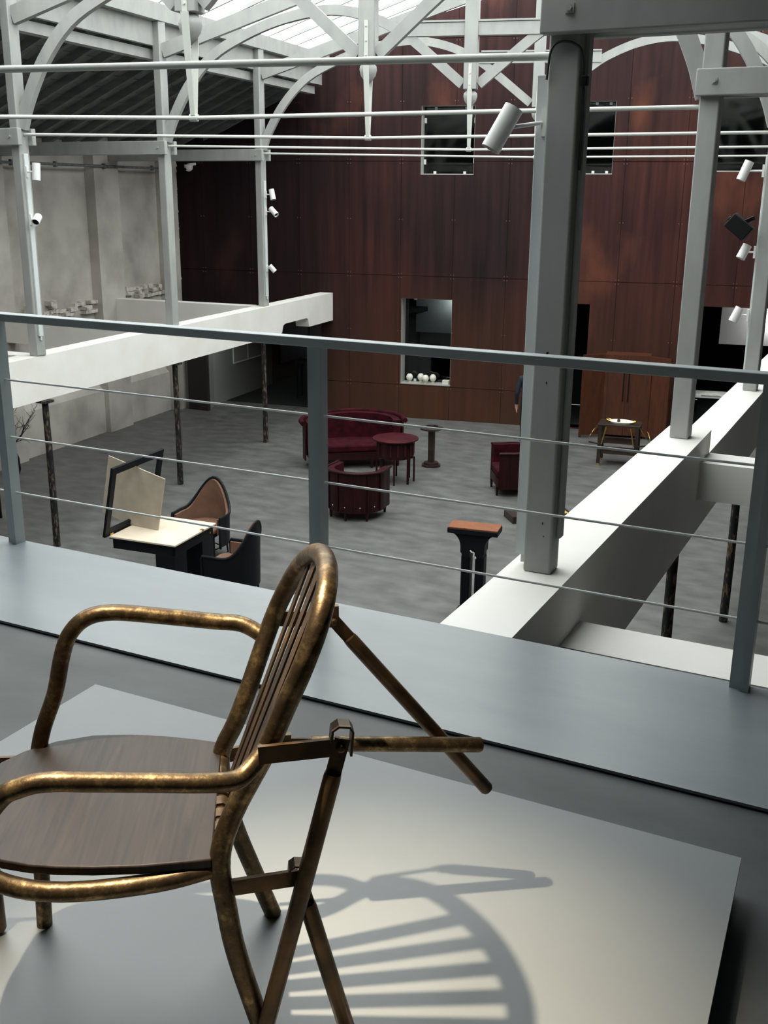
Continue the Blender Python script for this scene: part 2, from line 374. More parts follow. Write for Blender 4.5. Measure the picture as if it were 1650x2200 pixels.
tag(SC.build('panel_screws', mat('dull_screw', rgb(120, 95, 85), .5, .4), wb), kind='stuff')
# reveals (jambs), sills, panes and clips of the glazed openings
def window(n, o, dep, jm, pane=True, clips=((.22, 1), (.8, 1), (.0, .8), (1., .8), (.0, .18), (1., .2), (.22, 0), (.8, 0)), sill=None):
    s0, s1, z0, z1 = o; mb = MB()
    wbox(mb, s0, s0+.006, z0, z1, 0, dep); wbox(mb, s1-.006, s1, z0, z1, 0, dep)
    wbox(mb, s0, s1, z1-.006, z1, 0, dep); wbox(mb, s0, s1, z0, z0+.02, -.006, dep)
    w_ = struct(mb, 'window_%d' % n, jm, loc=(0, 0, 0))
    if pane: wbox(MB(), s0+.012, s1-.012, z0+.02, z1-.012, dep-.03, dep-.018).build('pane', WING, w_)
    for a, b in clips:
        s_ = s0+.012+(s1-s0-.024)*a; z = z0+.02+(z1-z0-.032)*b
        e = .045
        wbox(MB(), s_-e*(a > .02)*(1 if a > .98 else .6), s_+e*(a < .98)*(1 if a < .02 else .6), z-e*(b > .02)*1.1, z+e*(b < .98)*1.1, dep-.05, dep-.012).build('glass_clip', WHT, w_)
    return w_
JMB = mat('grey_window_reveal', rgb(165, 166, 160), .7)
window(1, OPEN[0], .26, JMB); window(2, OPEN[1], .22, JMB, clips=((.3, 1), (.8, 1), (.3, 0), (.8, 0))); window(3, OPEN[2], .22, JMB, clips=((.6, 1),))
window(4, OPEN[3], .34, JMB, True, ((.2, 1), (.96, .4), (.22, 0), (.82, 0)))
mb = MB(); s0, s1, z0, z1 = OPEN[4]
wbox(mb, s0, s1, 0, .03, 0, .3)
struct(mb, 'trim_1', CONC, loc=(0, 0, 0))
# dark rooms behind the wall
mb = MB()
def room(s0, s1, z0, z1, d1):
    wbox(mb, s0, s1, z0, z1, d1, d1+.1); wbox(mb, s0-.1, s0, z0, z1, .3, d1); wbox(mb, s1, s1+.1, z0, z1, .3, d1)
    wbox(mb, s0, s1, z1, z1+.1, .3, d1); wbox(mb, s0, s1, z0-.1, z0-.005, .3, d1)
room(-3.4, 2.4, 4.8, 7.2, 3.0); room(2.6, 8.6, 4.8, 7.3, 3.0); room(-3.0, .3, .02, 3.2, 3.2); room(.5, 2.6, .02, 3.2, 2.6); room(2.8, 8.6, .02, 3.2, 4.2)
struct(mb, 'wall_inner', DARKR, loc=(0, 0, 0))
# passage behind the left opening
mb = MB()
p0 = V(-14.27, 19.55, 0); dpas = V(-.10934, .994, 0); dpas /= np.linalg.norm(dpas); npas = V(-dpas[1], dpas[0], 0)
def ps(t, d, z): return p0+dpas*t+npas*d+V(0, 0, z)
def pbox(mb, t0, t1, d0, d1, z0, z1): return mb.hexa([ps(t0, d0, z0), ps(t1, d0, z0), ps(t1, d1, z0), ps(t0, d1, z0)], [ps(t0, d0, z1), ps(t1, d0, z1), ps(t1, d1, z1), ps(t0, d1, z1)])
pbox(mb, .3, 3.3, 0, .5, 0, 2.1); mb.hexa([V(-14.02, 19.32, 0), V(-14.3, 19.86, 0), V(-14.8, 19.86, 0), V(-14.8, 19.32, 0)], [V(-14.02, 19.32, 2.05), V(-14.3, 19.86, 2.05), V(-14.8, 19.86, 2.05), V(-14.8, 19.32, 2.05)])
pas = struct(mb, 'wall_passage', mat('white_passage_paint', rgb(128, 128, 124), .8), loc=(0, 0, 0))
mb = MB(); pbox(mb, 3.3, 9.5, -.03, .5, 0, 2.1); mb.build('ochre_section', mat('ochre_wall_paint', rgb(92, 76, 57), .85), pas)
mb = MB(); mb.prism([wp(-7.7, 2.15, .3), wp(-3.1, 2.15, .3), wp(1, 2.15, 10), wp(-7.7, 2.15, 10)], (0, 0, .1))
wbox(mb, -3.3, -3.2, 0, 2.6, .3, 8); wbox(mb, -6, -3, 0, 2.6, 8, 8.1)
struct(mb, 'trim_2', DARKR, loc=(0, 0, 0))
mb = MB(); mb.prism([ps(.9, 0, .002), wp(-3.3, .002, .3), wp(-3.3, .002, 8), ps(9.4, 0, .002)], (0, 0, .006)); struct(mb, 'floor_passage', mat('black_carpet', rgb(9, 11, 12), .95), loc=(0, 0, 0))
MB().box((-14.55, 19.225, 0), (-14.03, 19.315, 2.07)).build('passage_edge', mat('maroon_black_steel', rgb(38, 30, 32), .7), wb)

# --- mezzanine we stand on
K = 3.2; ZFL = 3.186; ZP = 3.28
struct(MB().box((-18, -5, 2.9), (XW, 2.8, ZFL)), 'floor_mezzanine', MEZZ)
mb = MB(); mb.box((-18, 2.72, K-.009), (XW, 3.484, K)); mb.box((-18, 2.735, 2.86), (XW, 3.47, K-.008))
struct(mb, 'trim_3', KERB, loc=(0, 0, 0))
struct(MB().box((XW, -5, 0), (XW+.3, 26, 9)), 'wall_right', mat('charcoal_side_wall', rgb(48, 48, 47), .9)); struct(MB().box((-18, -5.3, 0), (XW, -5, 9.3)), 'wall_front', DARKW)

# --- roof
def ybox(mb, y0, y1, dx0, dx1, z0, z1, line=xl):       # box running along a post line between two y stations
    ys = [y0]+[y for y in (3.5, 7, 10.5, 13.98, 17.3) if y0 < y < y1]+[y1] if line is xl else [y0, y1]
    for a, b in zip(ys[:-1], ys[1:]):
        mb.hexa([(line(a)+dx0, a, z0), (line(a)+dx1, a, z0), (line(b)+dx1, b, z0), (line(b)+dx0, b, z0)], [(line(a)+dx0, a, z1), (line(a)+dx1, a, z1), (line(b)+dx1, b, z1), (line(b)+dx0, b, z1)])
    return mb
xr = lambda y: -1.61
YE = lambda line: min(22, ywall(line(20.3))-.02)
def plate(line, sg, side):
    ye = YE(line)
    for nm, dx0, dx1, z0, z1, lab in (('wall_plate', -.08, .08, 7.2, 7.44, 'timber plate over the %s row of posts carrying the glazing bars'),
                                      ('eaves_beam', -.13, -.05, 6.86, 7.2, 'deep board beam set between the tops of the %s posts'),
                                      ('eaves_moulding', -.3, -.14, 6.68, 6.82, 'moulded lower eaves beam outside the %s row of posts')):
        mb = ybox(MB(), -4.9, ye-(.0 if nm == 'wall_plate' else .12 if nm == 'eaves_beam' else .3), sg*dx0, sg*dx1, z0, z1, line)
        tag(mb.build(nm, WOODG), lab % side, 'beam')
plate(xl, 1, 'left'); plate(xr, -1, 'right')
# left lean-to ceiling: boards and rafters
def lean(y, f, dz=0):                                  # f 0 at eaves, 1 at left wall
    xw_ = float(lw((y-14.04)/.994, -.1, 0)[0]); x0 = xl(y)-.2; return V(x0+(xw_-x0)*f, y, 6.9-1.36*f+dz)
mb = MB()
mb.hexa([lean(-4.9, 0, .12), lean(-4.9, 1, .12), lean(20.2, 1, .12), lean(20.2, 0, .12)], [lean(-4.9, 0, .2), lean(-4.9, 1, .2), lean(20.2, 1, .2), lean(20.2, 0, .2)])
ce = struct(mb, 'ceiling', DARKW, loc=(0, 0, 0))
for i in range(9):
    f0, f1 = i/9+.003, (i+1)/9-.003
    ys = [5.0, 20.15]; mb = MB()
    for a, b in zip(ys[:-1], ys[1:]): mb.hexa([lean(a, f0, .1), lean(a, f1, .1), lean(b, f1, .1), lean(b, f0, .1)], [lean(a, f0, .125), lean(a, f1, .125), lean(b, f1, .125), lean(b, f0, .125)])
    mb.build('ceiling_board', DARKW, ce)
y = 5.4
while y < 20.0:
    mb = MB(); mb.hexa([lean(y, 0, -.04), lean(y, 1, -.04), lean(y+.09, 1, -.04), lean(y+.09, 0, -.04)], [lean(y, 0, .1), lean(y, 1, .1), lean(y+.09, 1, .1), lean(y+.09, 0, .1)])
    mb.build('rafter', DARKW, ce); y += .58
# right lean-to (over our heads)
mb = MB(); mb.hexa([(-1.35, -4.9, 6.9), (XW, -4.9, 5.7), (XW, 23, 5.7), (-1.35, 21.9, 6.9)], [(-1.35, -4.9, 7.02), (XW, -4.9, 5.82), (XW, 23, 5.82), (-1.35, 21.9, 7.02)])
struct(mb, 'ceiling_right', DARKW, loc=(0, 0, 0))
# glazed ridge roof: bars and panes
ZR = 8.85
def ridge(y): return V((xl(y)+xr(y))/2, y, ZR)
def yend(p0, p1, y):                                   # stop at the skewed end wall
    return y < min(ywall(p0[0]), ywall(p1[0]))-.02
rr = struct(MB().tube([ridge(-4.9), ridge(3.5), ridge(10.5), ridge(20.6)], .07, 6), 'ceiling_glazing', WOODG, loc=(0, 0, 0))
YG = 2.8
mb = MB()
for ln in (xl, xr): mb.hexa([(ln(-4.9), -4.9, 7.45), ridge(-4.9), ridge(YG), (ln(YG), YG, 7.45)], [V(ln(-4.9), -4.9, 7.55), ridge(-4.9)+V(0, 0, .1), ridge(YG)+V(0, 0, .1), V(ln(YG), YG, 7.55)])
struct(mb, 'ceiling_near', DARKW, loc=(0, 0, 0))
y = YG; st = []
while y < 21.6: st.append(y); y += .62
for sd in (0, 1):
    line = xl if sd == 0 else xr
    for k, y in enumerate(st):
        e = V(line(y), y, 7.47); r = ridge(y)
        if y > ywall(e[0])-.05: continue
        # follow the wall where the ridge end would run past it
        MB().bar(e, r, .035, .06).build('glazing_bar', WOODG, rr)
        y2 = st[k+1] if k+1 < len(st) else y+.5
        e2 = V(line(y2), y2, 7.47); r2 = ridge(y2)
        lim = lambda p: V(p[0], min(p[1], ywall(p[0])-.01), p[2])
        P = [lim(e), lim(e2), lim(r2), lim(r)]
        P = [p+V(0, 0, .035) for p in P]
        MB().prism(P, (0, 0, .006)).build('glass_pane', SKYG, rr)

# ================================================================ BEAMS, POSTS, TRUSSES
# left beam: runs into the rusted wall, notched underneath near its far end
b0, b1 = V(-9.42, 4.6, 0), V(-11.35, 20.42, 0)
front0, front1 = onz(7, 782, ZF), onz(715, 629, ZF)
bd = (front1-front0); bd[2] = 0; blen = np.linalg.norm(bd); bd /= blen; bn = V(-bd[1], bd[0], 0)      # bn points to -x (back)
def lb(t, d, z): return V(front0[0], front0[1], 0)+bd*t+bn*d+V(0, 0, z)
zb = 2.07; tN0, tN1 = blen-2.55, blen-1.3
prof = [(-6, zb), (tN0-.12, zb), (tN0-.03, zb+.03), (tN0+.03, zb+.16), (tN0+.12, zb+.19), (tN1-.1, zb+.19), (tN1-.02, zb+.16), (tN1+.03, zb), (blen, zb), (blen, ZF), (-6, ZF)]
mb = MB().prism([lb(t, 0, z) for t, z in prof], bn*.30)
LB = tag(mb.build('concrete_beam', WHITE), 'long white beam under the left row of posts, notched near the rusted wall', 'beam')
for P, dY, lab in ((L1, 0, 'white cross beam from the nearest left post to the plaster wall'), (L2, 0, 'white cross beam from the second left post to the plaster wall'), (L3, 0, 'white cross beam from the farthest left post to the plaster wall')):
    q = P+V(-.3, .0, 0); t = (P[1]-14.04)/.994; e = lw(t-.25, -.12, 0)
    mb = MB().prism([q+V(.05, -.13, 2.2), q+V(.05, .13, 2.2), e+V(0, .13, 2.2), e+V(0, -.13, 2.2)], (0, 0, ZF-2.2-.002))
    tag(mb.build('cross_beam', WHITE), lab, 'beam')
# right beam, higher near part and lower far part
tag(MB().box((XB0, 3.475, 2.035), (XB1, 9.19, ZN)).build('concrete_beam', WHITE), 'broad white beam running from the walkway edge under the near right posts', 'beam')
tag(MB().box((XB0, 9.19, 2.035), (XB1, 20.9, ZF)).build('concrete_beam', WHITE), 'lower far continuation of the white beam behind the second right post', 'beam')
tag(MB().box((XB1, 8.80, 2.34), (XW, 9.19, ZF)).build('cross_beam', WHITE), 'white cross beam leaving the right beam beside the second post', 'beam')
tag(MB().box((XB1, 4.98, 2.1), (XW, 5.36, 2.52)).build('cross_beam', WHITE), 'low white cross beam just beyond the walkway at lower right', 'beam')
def post(name, P, w_, d_, z0, z1, label, group=None):
    r = thing(name, label, 'post', (P[0], P[1], z0))
    MB().box((-w_/2, -d_/2, 0), (w_/2, d_/2, z1-z0)).build('shaft', WOODG, r, bevel=.012); return r
def cap(r, P, z, x_end, tip, py, group=None):           # pair of clamp beams bolted across the post
    pass
lpost = []
for P, n in ((L1, 'nearest of the three left grey timber posts with two white spotlights'), (L2, 'middle of the three left grey timber posts without lights'), (L3, 'farthest left grey timber post with three small spotlights')):
    lpost.append(post('timber_post', P, .135, .17, ZF, 7.2, n))
tag(post('timber_post', L0, .135, .17, ZF, 7.2, 'grey timber post beyond the left edge of the view'))
rpost = []
for P, z, n in ((R1, ZN, 'big near grey post on the right beam with a large white spotlight'), (R2, ZN, 'second grey post from the front on the right beam'),
                (R3, ZF, 'third right grey post standing on the lower beam at the frame edge'), (R4, ZF, 'fourth right post hidden behind the right edge'), (R5, ZF, 'last right post beside the rusted wall')):
    rpost.append(post('timber_post', P, .152, .14 if P is R1 else .17, z, 7.2, n))
def knots(r, pts):
    for x, z, s_ in pts: s_ *= .55; MB().prism([(x-s_*.4, -.0735, z-s_), (x+s_*.4, -.0735, z-s_*.7), (x+s_*.5, -.0735, z+s_), (x-s_*.2, -.0735, z+s_*.8)], (0, .006, 0)).build('wood_check', BLK, r)
knots(rpost[0], ((.02, .28, .012), (.03, .21, .006), (-.005, 1.16, .028), (0, 1.02, .01)))
def bolt(mb, c, ax, r=.022):                             # square nut with washer
    c = np.array(c, float); ax = np.array(ax, float); u = np.cross(ax, [0, 0, 1.]); v = V(0, 0, 1)
    mb.prism([c+(u*i+v*j)*r*1.15 for i, j in ((-1, -1), (1, -1), (1, 1), (-1, 1))], ax*.008)
    mb.prism([c+ax*.008+(u*math.cos(a)+v*math.sin(a))*r*.8 for a in np.arange(6)*math.pi/3], ax*.016)
    return mb
# clamp beams across the left posts to the plaster wall
for P, lab in ((L0, 'pair of grey clamp beams outside the left edge'), (L1, 'pair of grey clamp beams from the nearest left post to the plaster wall'), (L2, 'pair of grey clamp beams from the middle left post to the plaster wall'), (L3, 'pair of grey clamp beams from the farthest left post to the plaster wall')):
    r = thing('clamp_beam', lab, 'beam', (P[0], P[1], 5.3)); t = (P[1]-14.04)/.994
    e = lw(t-.2, .0, 0)-V(P[0], P[1], 0)
    for sy in (-1, 1):
        y0, y1 = (.085*sy, .155*sy); slope = .0
        mb = MB().hexa([(.13, y0, 0), (.13, y1, 0), (e[0], e[1]+y1, 0), (e[0], e[1]+y0, 0)], [(.13, y0, .2), (.13, y1, .2), (e[0], e[1]+y1, .2), (e[0], e[1]+y0, .2)])
        mb.build('plank', WOODG, r, bevel=.006)
    bolt(MB(), (-.0, -.155, .1), (0, -1, 0)).build('bolt', WOODG, r)
for P, lab, dz in ((R1, 'pair of dark grey clamp beams across the top of the big near post', 5.49), (R2, 'pair of grey clamp beams across the second right post', 5.5), (R3, 'pair of grey clamp beams across the third right post', 5.5)):
    r = thing('clamp_beam', lab, 'beam', (P[0], P[1], dz))
    for sy in (-1, 1):
        o = .07 if P is R1 else .085
        MB().box((-.1, sy*o, 0), (XW-P[0], sy*(o+.075), .19)).build('plank', WOODG, r, bevel=.008)
    bolt(MB(), (.04, -.16 if P is not R1 else -.145, .1), (0, -1, 0), .018).build('bolt', WOODG, r)

# roof trusses
ARCH = [(-.005, 5.5), (.02, 5.8), (.08, 6.28), (.165, 6.70), (.27, 6.97), (.38, 7.16), (.49, 7.27), (.58, 7.29), (.67, 7.21), (.75, 7.06), (.82, 6.86), (.975, 6.27)]
def truss(Lp, Rp, label):
    r = thing('roof_truss', label, 'truss', (Lp[0], Lp[1], 5.3)); W = np.linalg.norm((Rp-Lp)[:2]); e = (Rp-Lp)/W; n = V(-e[1], e[0], 0); h = W/2
    def q(s_, z, o=0): return e*s_+n*o+V(0, 0, z-5.3)
    for sg in (0, 1):
        X = (lambda s_: s_) if sg == 0 else (lambda s_: W-s_)
        pts = bez([q(X(.075+a*(h-.075)), z) for a, z in ARCH], 4)
        # rectangular section swept along the curve
        rows = []
        for i, p in enumerate(pts):
            t = pts[min(i+1, len(pts)-1)]-pts[max(i-1, 0)]; t /= np.linalg.norm(t); u = np.cross(n, t); hw = .05; hd = .068
            rows.append([p+n*hw+u*hd, p-n*hw+u*hd, p-n*hw-u*hd, p+n*hw-u*hd])
        mb = MB().strip(rows, False, True); mb.add(rows[0], [(0, 1, 2, 3)]); mb.add(rows[-1], [(3, 2, 1, 0)])
        mb.build('arched_brace', WOODG, r)
        MB().bar(q(X(.06), 6.79), q(X(h), 6.79+.32*h), .1, .2).build('rafter', WOODG, r)
    MB().bar(q(h-1.04, 7.0), q(h+1.04, 7.0), .13, .17).build('collar', WOODG, r)
    MB().bar(q(h-1.0, 7.105), q(h+1.04, 7.105), .16, .025).build('collar_board', WOODG, r)
    kp = MB().bar(q(h, 6.2), q(h, 8.2), .19, .2, n)
    k = kp.build('king_post', WOODG, r, bevel=.008)
    mb = MB().bar(q(h, 6.2, -.1), q(h, 6.62, -.1), .045, .02, n)
    for z in (6.26, 6.41, 6.56): mb.lathe([(.014, 0), (.01, .012)], q(h, z, -.108), 8, axis=(e, V(0, 0, 1), -n))
    mb.build('iron_strap', ROD, k)
    mb = MB().lathe([(.05, 6.2), (.06, 6.185), (.095, 6.15), (.1, 6.11), (.085, 6.05), (.05, 6.0), (.0, 5.95)], q(h, 5.3), 20); mb.v = [(a, b, c-5.3) for a, b, c in mb.v]
    mb.build('turned_pendant', WOODG, k)
    for sy in (-1, 1):
        MB().prism([q(h-.035, 6.2, sy*.1), q(h+.035, 6.2, sy*.1), q(h+.02, 5.4, sy*.02), q(h-.02, 5.4, sy*.02)], n*.012*sy).build('hanger_strap', ROD, r)
    mb = MB().tube([q(.07, 5.43), q(h, 5.38), q(W-.07, 5.43)], .0175, 10); rod = mb.build('tie_rod', ROD, r)
    MB().tube([q(h-.035, 5.381), q(h+.035, 5.381)], .032, 10).build('rod_collar', ROD, rod)
    return r
truss(L0, R2, 'pale roof truss with arched braces ending on the second right post')
truss(L1, R3, 'pale roof truss springing from the nearest left post')
truss(L2, R4, 'pale roof truss springing from the middle left post')
truss(L3, R5, 'pale roof truss nearest to the rusted wall')
tag(MB().tube([Lm1+V(.0, 0, 5.42), (Lm1+R1)/2+V(0, 0, 5.40), R1+V(-.078, 0, 5.41)], .019, 12).build('tie_rod', ROD, loc=(0, 0, 0)), 'nearest and thickest white tie rod, crossing to the big near post', 'rod')

# iron columns under the beams
def column(P, zt, label):
    r = thing('iron_column', label, 'column', (P[0], P[1], 0))
    mb = MB().tube([(0, 0, 0), (.005, 0, zt*.35), (0, .004, zt*.7), (0, 0, zt-.03)], .047, 12, rs=[.05, .048, .046, .044]); mb.build('shaft', IRON, r)
    MB().box((-.085, -.085, zt-.035), (.085, .085, zt-.001)).build('cap_plate', IRON, r)
for q, lab in (((123, 1173), 'flaking iron column left of the desk'), ((388, 1040), 'flaking iron column behind the tan armchair'), ((571, 950), 'browner iron column before the dark passage')):
    column(onz(*q, 0), zb, lab)
column(V(-1.6, 5.1, 0), 2.035, 'iron column hidden below the big near post')
column(V(-1.58, 8.72, 0), 2.035, 'dark iron column under the second right post, base hidden')
column(V(-1.55, 12.07, 0), 2.035, 'dark iron column farther right with speckled foot on the floor')

# ================================================================ RAILING
rp = thing('railing', 'slate grey steel railing with three tight cables along the walkway edge', 'railing', (-1.85, 3.45, K))
PX = (-6.95, -5.3, -3.652, -2.008, -.365, 1.28)
ztop = {}
def rl(p): return np.array(p, float)-np.array(rp.location)
ZTOP = 4.236
for x in PX:
    y = 3.45; mb = MB()
    mb.box(rl((x-.034, y-.012, K)), rl((x+.004, y+.012, ZTOP))); mb.box(rl((x+.004, y-.03, K)), rl((x+.03, y+.03, ZTOP)))
    pst = mb.build('upright', RAIL, rp)
mb = MB().box(rl((-9, 3.42, ZTOP)), rl((XW, 3.48, ZTOP+.034))); mb.build('handrail', RAIL, rp, bevel=.003)
for z in (3.973, 3.71, 3.447):
    MB().tube([rl((-9, 3.45, z)), rl((XW, 3.45, z))], .0045, 8).build('cable', CABLE, rp)

# ================================================================ PLINTH AND THE BRASS CHAIR
pc = [onz(205, 1470, ZP), onz(1593, 1843, ZP)]
far = (pc[1]-pc[0]); far[2] = 0; 
rdir = onz(1520, 2200, ZP)-pc[1]; rdir[2] = 0; rdir /= np.linalg.norm(rdir)
ldir = onz(5, 1590, ZP)-pc[0]; ldir[2] = 0; ldir /= np.linalg.norm(ldir)
poly = [pc[0], pc[1], pc[1]+rdir*1.9, pc[0]+ldir*1.9]
r = thing('display_plinth', 'low pale grey display plinth under the brass armchair', 'plinth', ((pc[0]+pc[1])/2)*V(1, 1, 0)+V(0, 0, ZFL))
cen = sum(poly)/4
PLs = WMB().prism([p-V(0, 0, .02) for p in poly], (0, 0, .02)).build('top_board', PLIN, r)
WMB().prism([cen+(p-cen)*.985-V(0, 0, ZP-ZFL) for p in poly], (0, 0, ZP-ZFL-.02)).build('side_panel', PLINS, r)

CO = V(-1.0515, 1.4225, ZP); CA = math.radians(125); CU = V(math.cos(CA), math.sin(CA), 0); CB = V(math.sin(CA), -math.cos(CA), 0)
ch = thing('folding_armchair', 'worn brass tubular armchair with dark wooden seat and folding carrying handles', 'chair', CO)
def cp(b, u, z): return CB*b+CU*u+V(0, 0, z)
def side(x, y, u): return onpl(x, y, CO+CU*u, CU)-CO          # pixel on the chair's lengthwise plane
def backp(x, y): # pixel on the leaning plane of the back
    return onpl(x, y, CO+CB*.01+V(0, 0, .43), CB-V(0, 0, .405))-CO
# back hoop with the rear legs in one bent tube
bk = lambda z: .01+.405*(z-.43)
hp = [cp(.085, -.20, .0), cp(.03, -.20, .22), cp(.012, -.195, .33), cp(.004, -.188, .42), cp(.028, -.178, .50)]
arch = [(-.184, .62), (-.19, .70), (-.196, .78), (-.178, .85), (-.125, .893), (-.05, .905), (.03, .893), (.10, .862), (.16, .815), (.195, .755), (.205, .70), (.19, .64), (.165, .57), (.155, .50)]
hp += [cp(bk(z), u, z) for u, z in arch]
hp += [cp(.006, .165, .42), cp(.012, .175, .33), cp(.035, .185, .22), cp(.104, .205, 0)]
MB().tube(bez(hp, 5), .0185, 14).build('back_hoop', BRASS, ch)
# fan slats of the back
for ut, zt, ub in ((-.13, .884, -.098), (-.076, .899, -.058), (-.02, .9, -.018), (.036, .886, .022), (.092, .86, .06)):
    a = cp(bk(zt)+.002, ut, zt); b = cp(.012, ub, .40)
    sl = MB().bar(a, b, .03, .004, CB).build('back_slat', FLATB, ch)
    MB().tube([cp(.005, ub-.013, .412), cp(.005, ub+.013, .412)], .021, 12).build('slat_loop', FLATB, sl)
MB().tube([cp(.006, -.19, .415), cp(.004, 0, .41), cp(.006, .17, .415)], .017, 12).build('rear_crossbar', BRASS, ch)
# arms: from the hoop forward, down into the front legs
def far_arm(q, u): return side(q[0], q[1], u)
fa = [cp(bk(.66), .20, .66)]+[side(x, y, u) for x, y, u in ((520, 1341, .225), (460, 1335, .235), (330, 1322, .235), (240, 1316, .235), (185, 1328, .235), (150, 1362, .235), (133, 1410, .235), (118, 1490, .235), (88, 1585, .235))]
fa += [cp(-.372, .235, .33), cp(-.385, .235, 0)]
MB().tube(bez(fa, 5), .0165, 14).build('arm_tube', BRASS, ch)
na = [cp(bk(.62)-.0, -.19, .628), side(530, 1660, -.215), side(500, 1678, -.23)]+[side(x, y, -.24) for x, y in ((440, 1682), (330, 1681), (200, 1680), (100, 1680), (45, 1692), (0, 1716))]
na += [cp(-.368, -.235, .54), cp(-.385, -.23, .44), cp(-.392, -.225, .3), cp(-.40, -.22, 0)]
MB().tube(bez(na, 5), .0165, 14).build('arm_tube', BRASS, ch)
# seat rail loop and board
rl_ = [cp(.0, -.185, .405), cp(-.10, -.20, .395), cp(-.235, -.205, .393), cp(-.33, -.185, .395), cp(-.40, -.13, .395), cp(-.435, -.03, .395), cp(-.43, .08, .395), cp(-.38, .18, .395), cp(-.27, .22, .395), cp(-.12, .20, .40), cp(.004, .165, .405)]
MB().tube(bez(rl_, 5), .017, 14).build('seat_rail', BRASS, ch)
so = [(478, 1595), (455, 1846), (380, 1853), (300, 1860), (200, 1863), (120, 1862), (60, 1858), (0, 1848)]
sp = [onz(x, y, ZP+.432)-CO for x, y in so]+[cp(-.40, -.115, .432), cp(-.435, -.05, .432), cp(-.448, .04, .432), cp(-.44, .12, .432)]+[onz(x, y, ZP+.432)-CO for x, y in ((0, 1638), (50, 1614), (120, 1592), (200, 1579), (280, 1577), (350, 1580), (420, 1587))]
MB().prism(sp, (0, 0, -.018)).build('seat', SEATW, ch, bevel=.003)
# carrying handles hinged on flat bars: two let down on the near side, two swung out on the far side
def flat(name, a, b, h=.03, t=.008): return MB().bar(a, b, t, h).build(name, FLATB, ch)
def clip(parent, c, k=1):                                     # folded strap end above the hinge, profile in the lengthwise plane
    pts = [(.012, -.03), (.015, .010), (.009, .020), (-.008, .022), (-.019, .014), (-.021, -.006)]
    P = [np.array(c)+CB*a*k+V(0, 0, b*k) for a, b in pts]; rows = [[p-CU*.014, p+CU*.014] for p in P]; nr = []
    for i in range(len(P)):
        t = P[min(i+1, len(P)-1)]-P[max(i-1, 0)]; q_ = np.cross(t, CU); q_ /= np.linalg.norm(q_); nr.append([q_, q_])
    return MB().sheet(rows, nr, .004).build('hinge_clip', FLATB, parent)
def handle(a, b, hinge, r=.0155):                             # tube with a flattened end near the hinge
    a = np.array(a); b = np.array(b); d = (b-a)/np.linalg.norm(b-a)
    mb = MB().tube([a+d*.055, a+d*.065, b-d*.006, b], r, 14, rs=[r*.92, r, r, r*.8]); o = mb.build('carrying_handle', FLATB if hinge else BRASS, ch)
    MB().bar(a-d*.01, a+d*.07, .006, .026, np.cross(d, CU)).build('flattened_end', FLATB, o)
    MB().lathe([(.0, .012), (.006, .01), (.008, .004), (.008, 0)], a+d*.005-CU*.003, 10, axis=(CB, V(0, 0, 1), -CU)).build('rivet', BRASS, o)
    return o
nu = -.215
A1 = side(555, 1622, nu); E1 = side(733, 1603, nu); flat('handle_bar', A1, E1, .032)
o = handle(E1+V(0, 0, .005), side(556, 2262, nu-.012), True); clip(o, E1+V(0, 0, .02)+CB*.004, 1.1)
A2 = side(488, 1908, nu+.02); E2 = side(642, 1884, nu+.02); flat('handle_bar', A2, E2, .03)
o = handle(E2, side(757, 2246, nu+.02), True); clip(o, E2+V(0, 0, .012), .9)
fu = .238
A3 = cp(bk(.69)+.0, .225, .69); E3 = side(714, 1330, fu); flat('handle_bar', A3, E3, .032)
o = handle(E3, side(1048, 1697, fu), True); MB().bar(E3+V(0, 0, -.016), E3+V(0, 0, .03), .012, .026, CB).build('hinge_clip', FLATB, o)
fu = .20
A4 = cp(.02, .2, .40); E4 = side(612, 1597, fu); flat('handle_bar', A4, E4, .03)
o = handle(E4, side(1036, 1600, fu), False, .0165); MB().bar(E4+V(0, 0, -.015), E4+V(0, 0, .022), .014, .026, CB).build('hinge_clip', FLATB, o)
# front far handle hanging at the left edge
A5 = cp(-.36, .22, .40); E5 = cp(-.475, .22, .405); flat('handle_bar', A5, E5, .03); handle(E5, cp(-.476, .222, .005), True)

# warm spotlight above and in front of the chair, on a short track under the right plate beam
SP = CO+CB*-.6+V(0, 0, 2.9)
tk = thing('ceiling_track', 'lighting track above the walkway, out of view', 'track', (SP[0], SP[1], 6.35))
MB().box((-.02, -.6, 0), (.02, .6, .04)).build('channel', TRACK, tk)
for sy in (-.4, .4): MB().tube([(0, sy, .04), (0, sy, .62)], .006, 6).build('suspension_rod', ROD, tk)

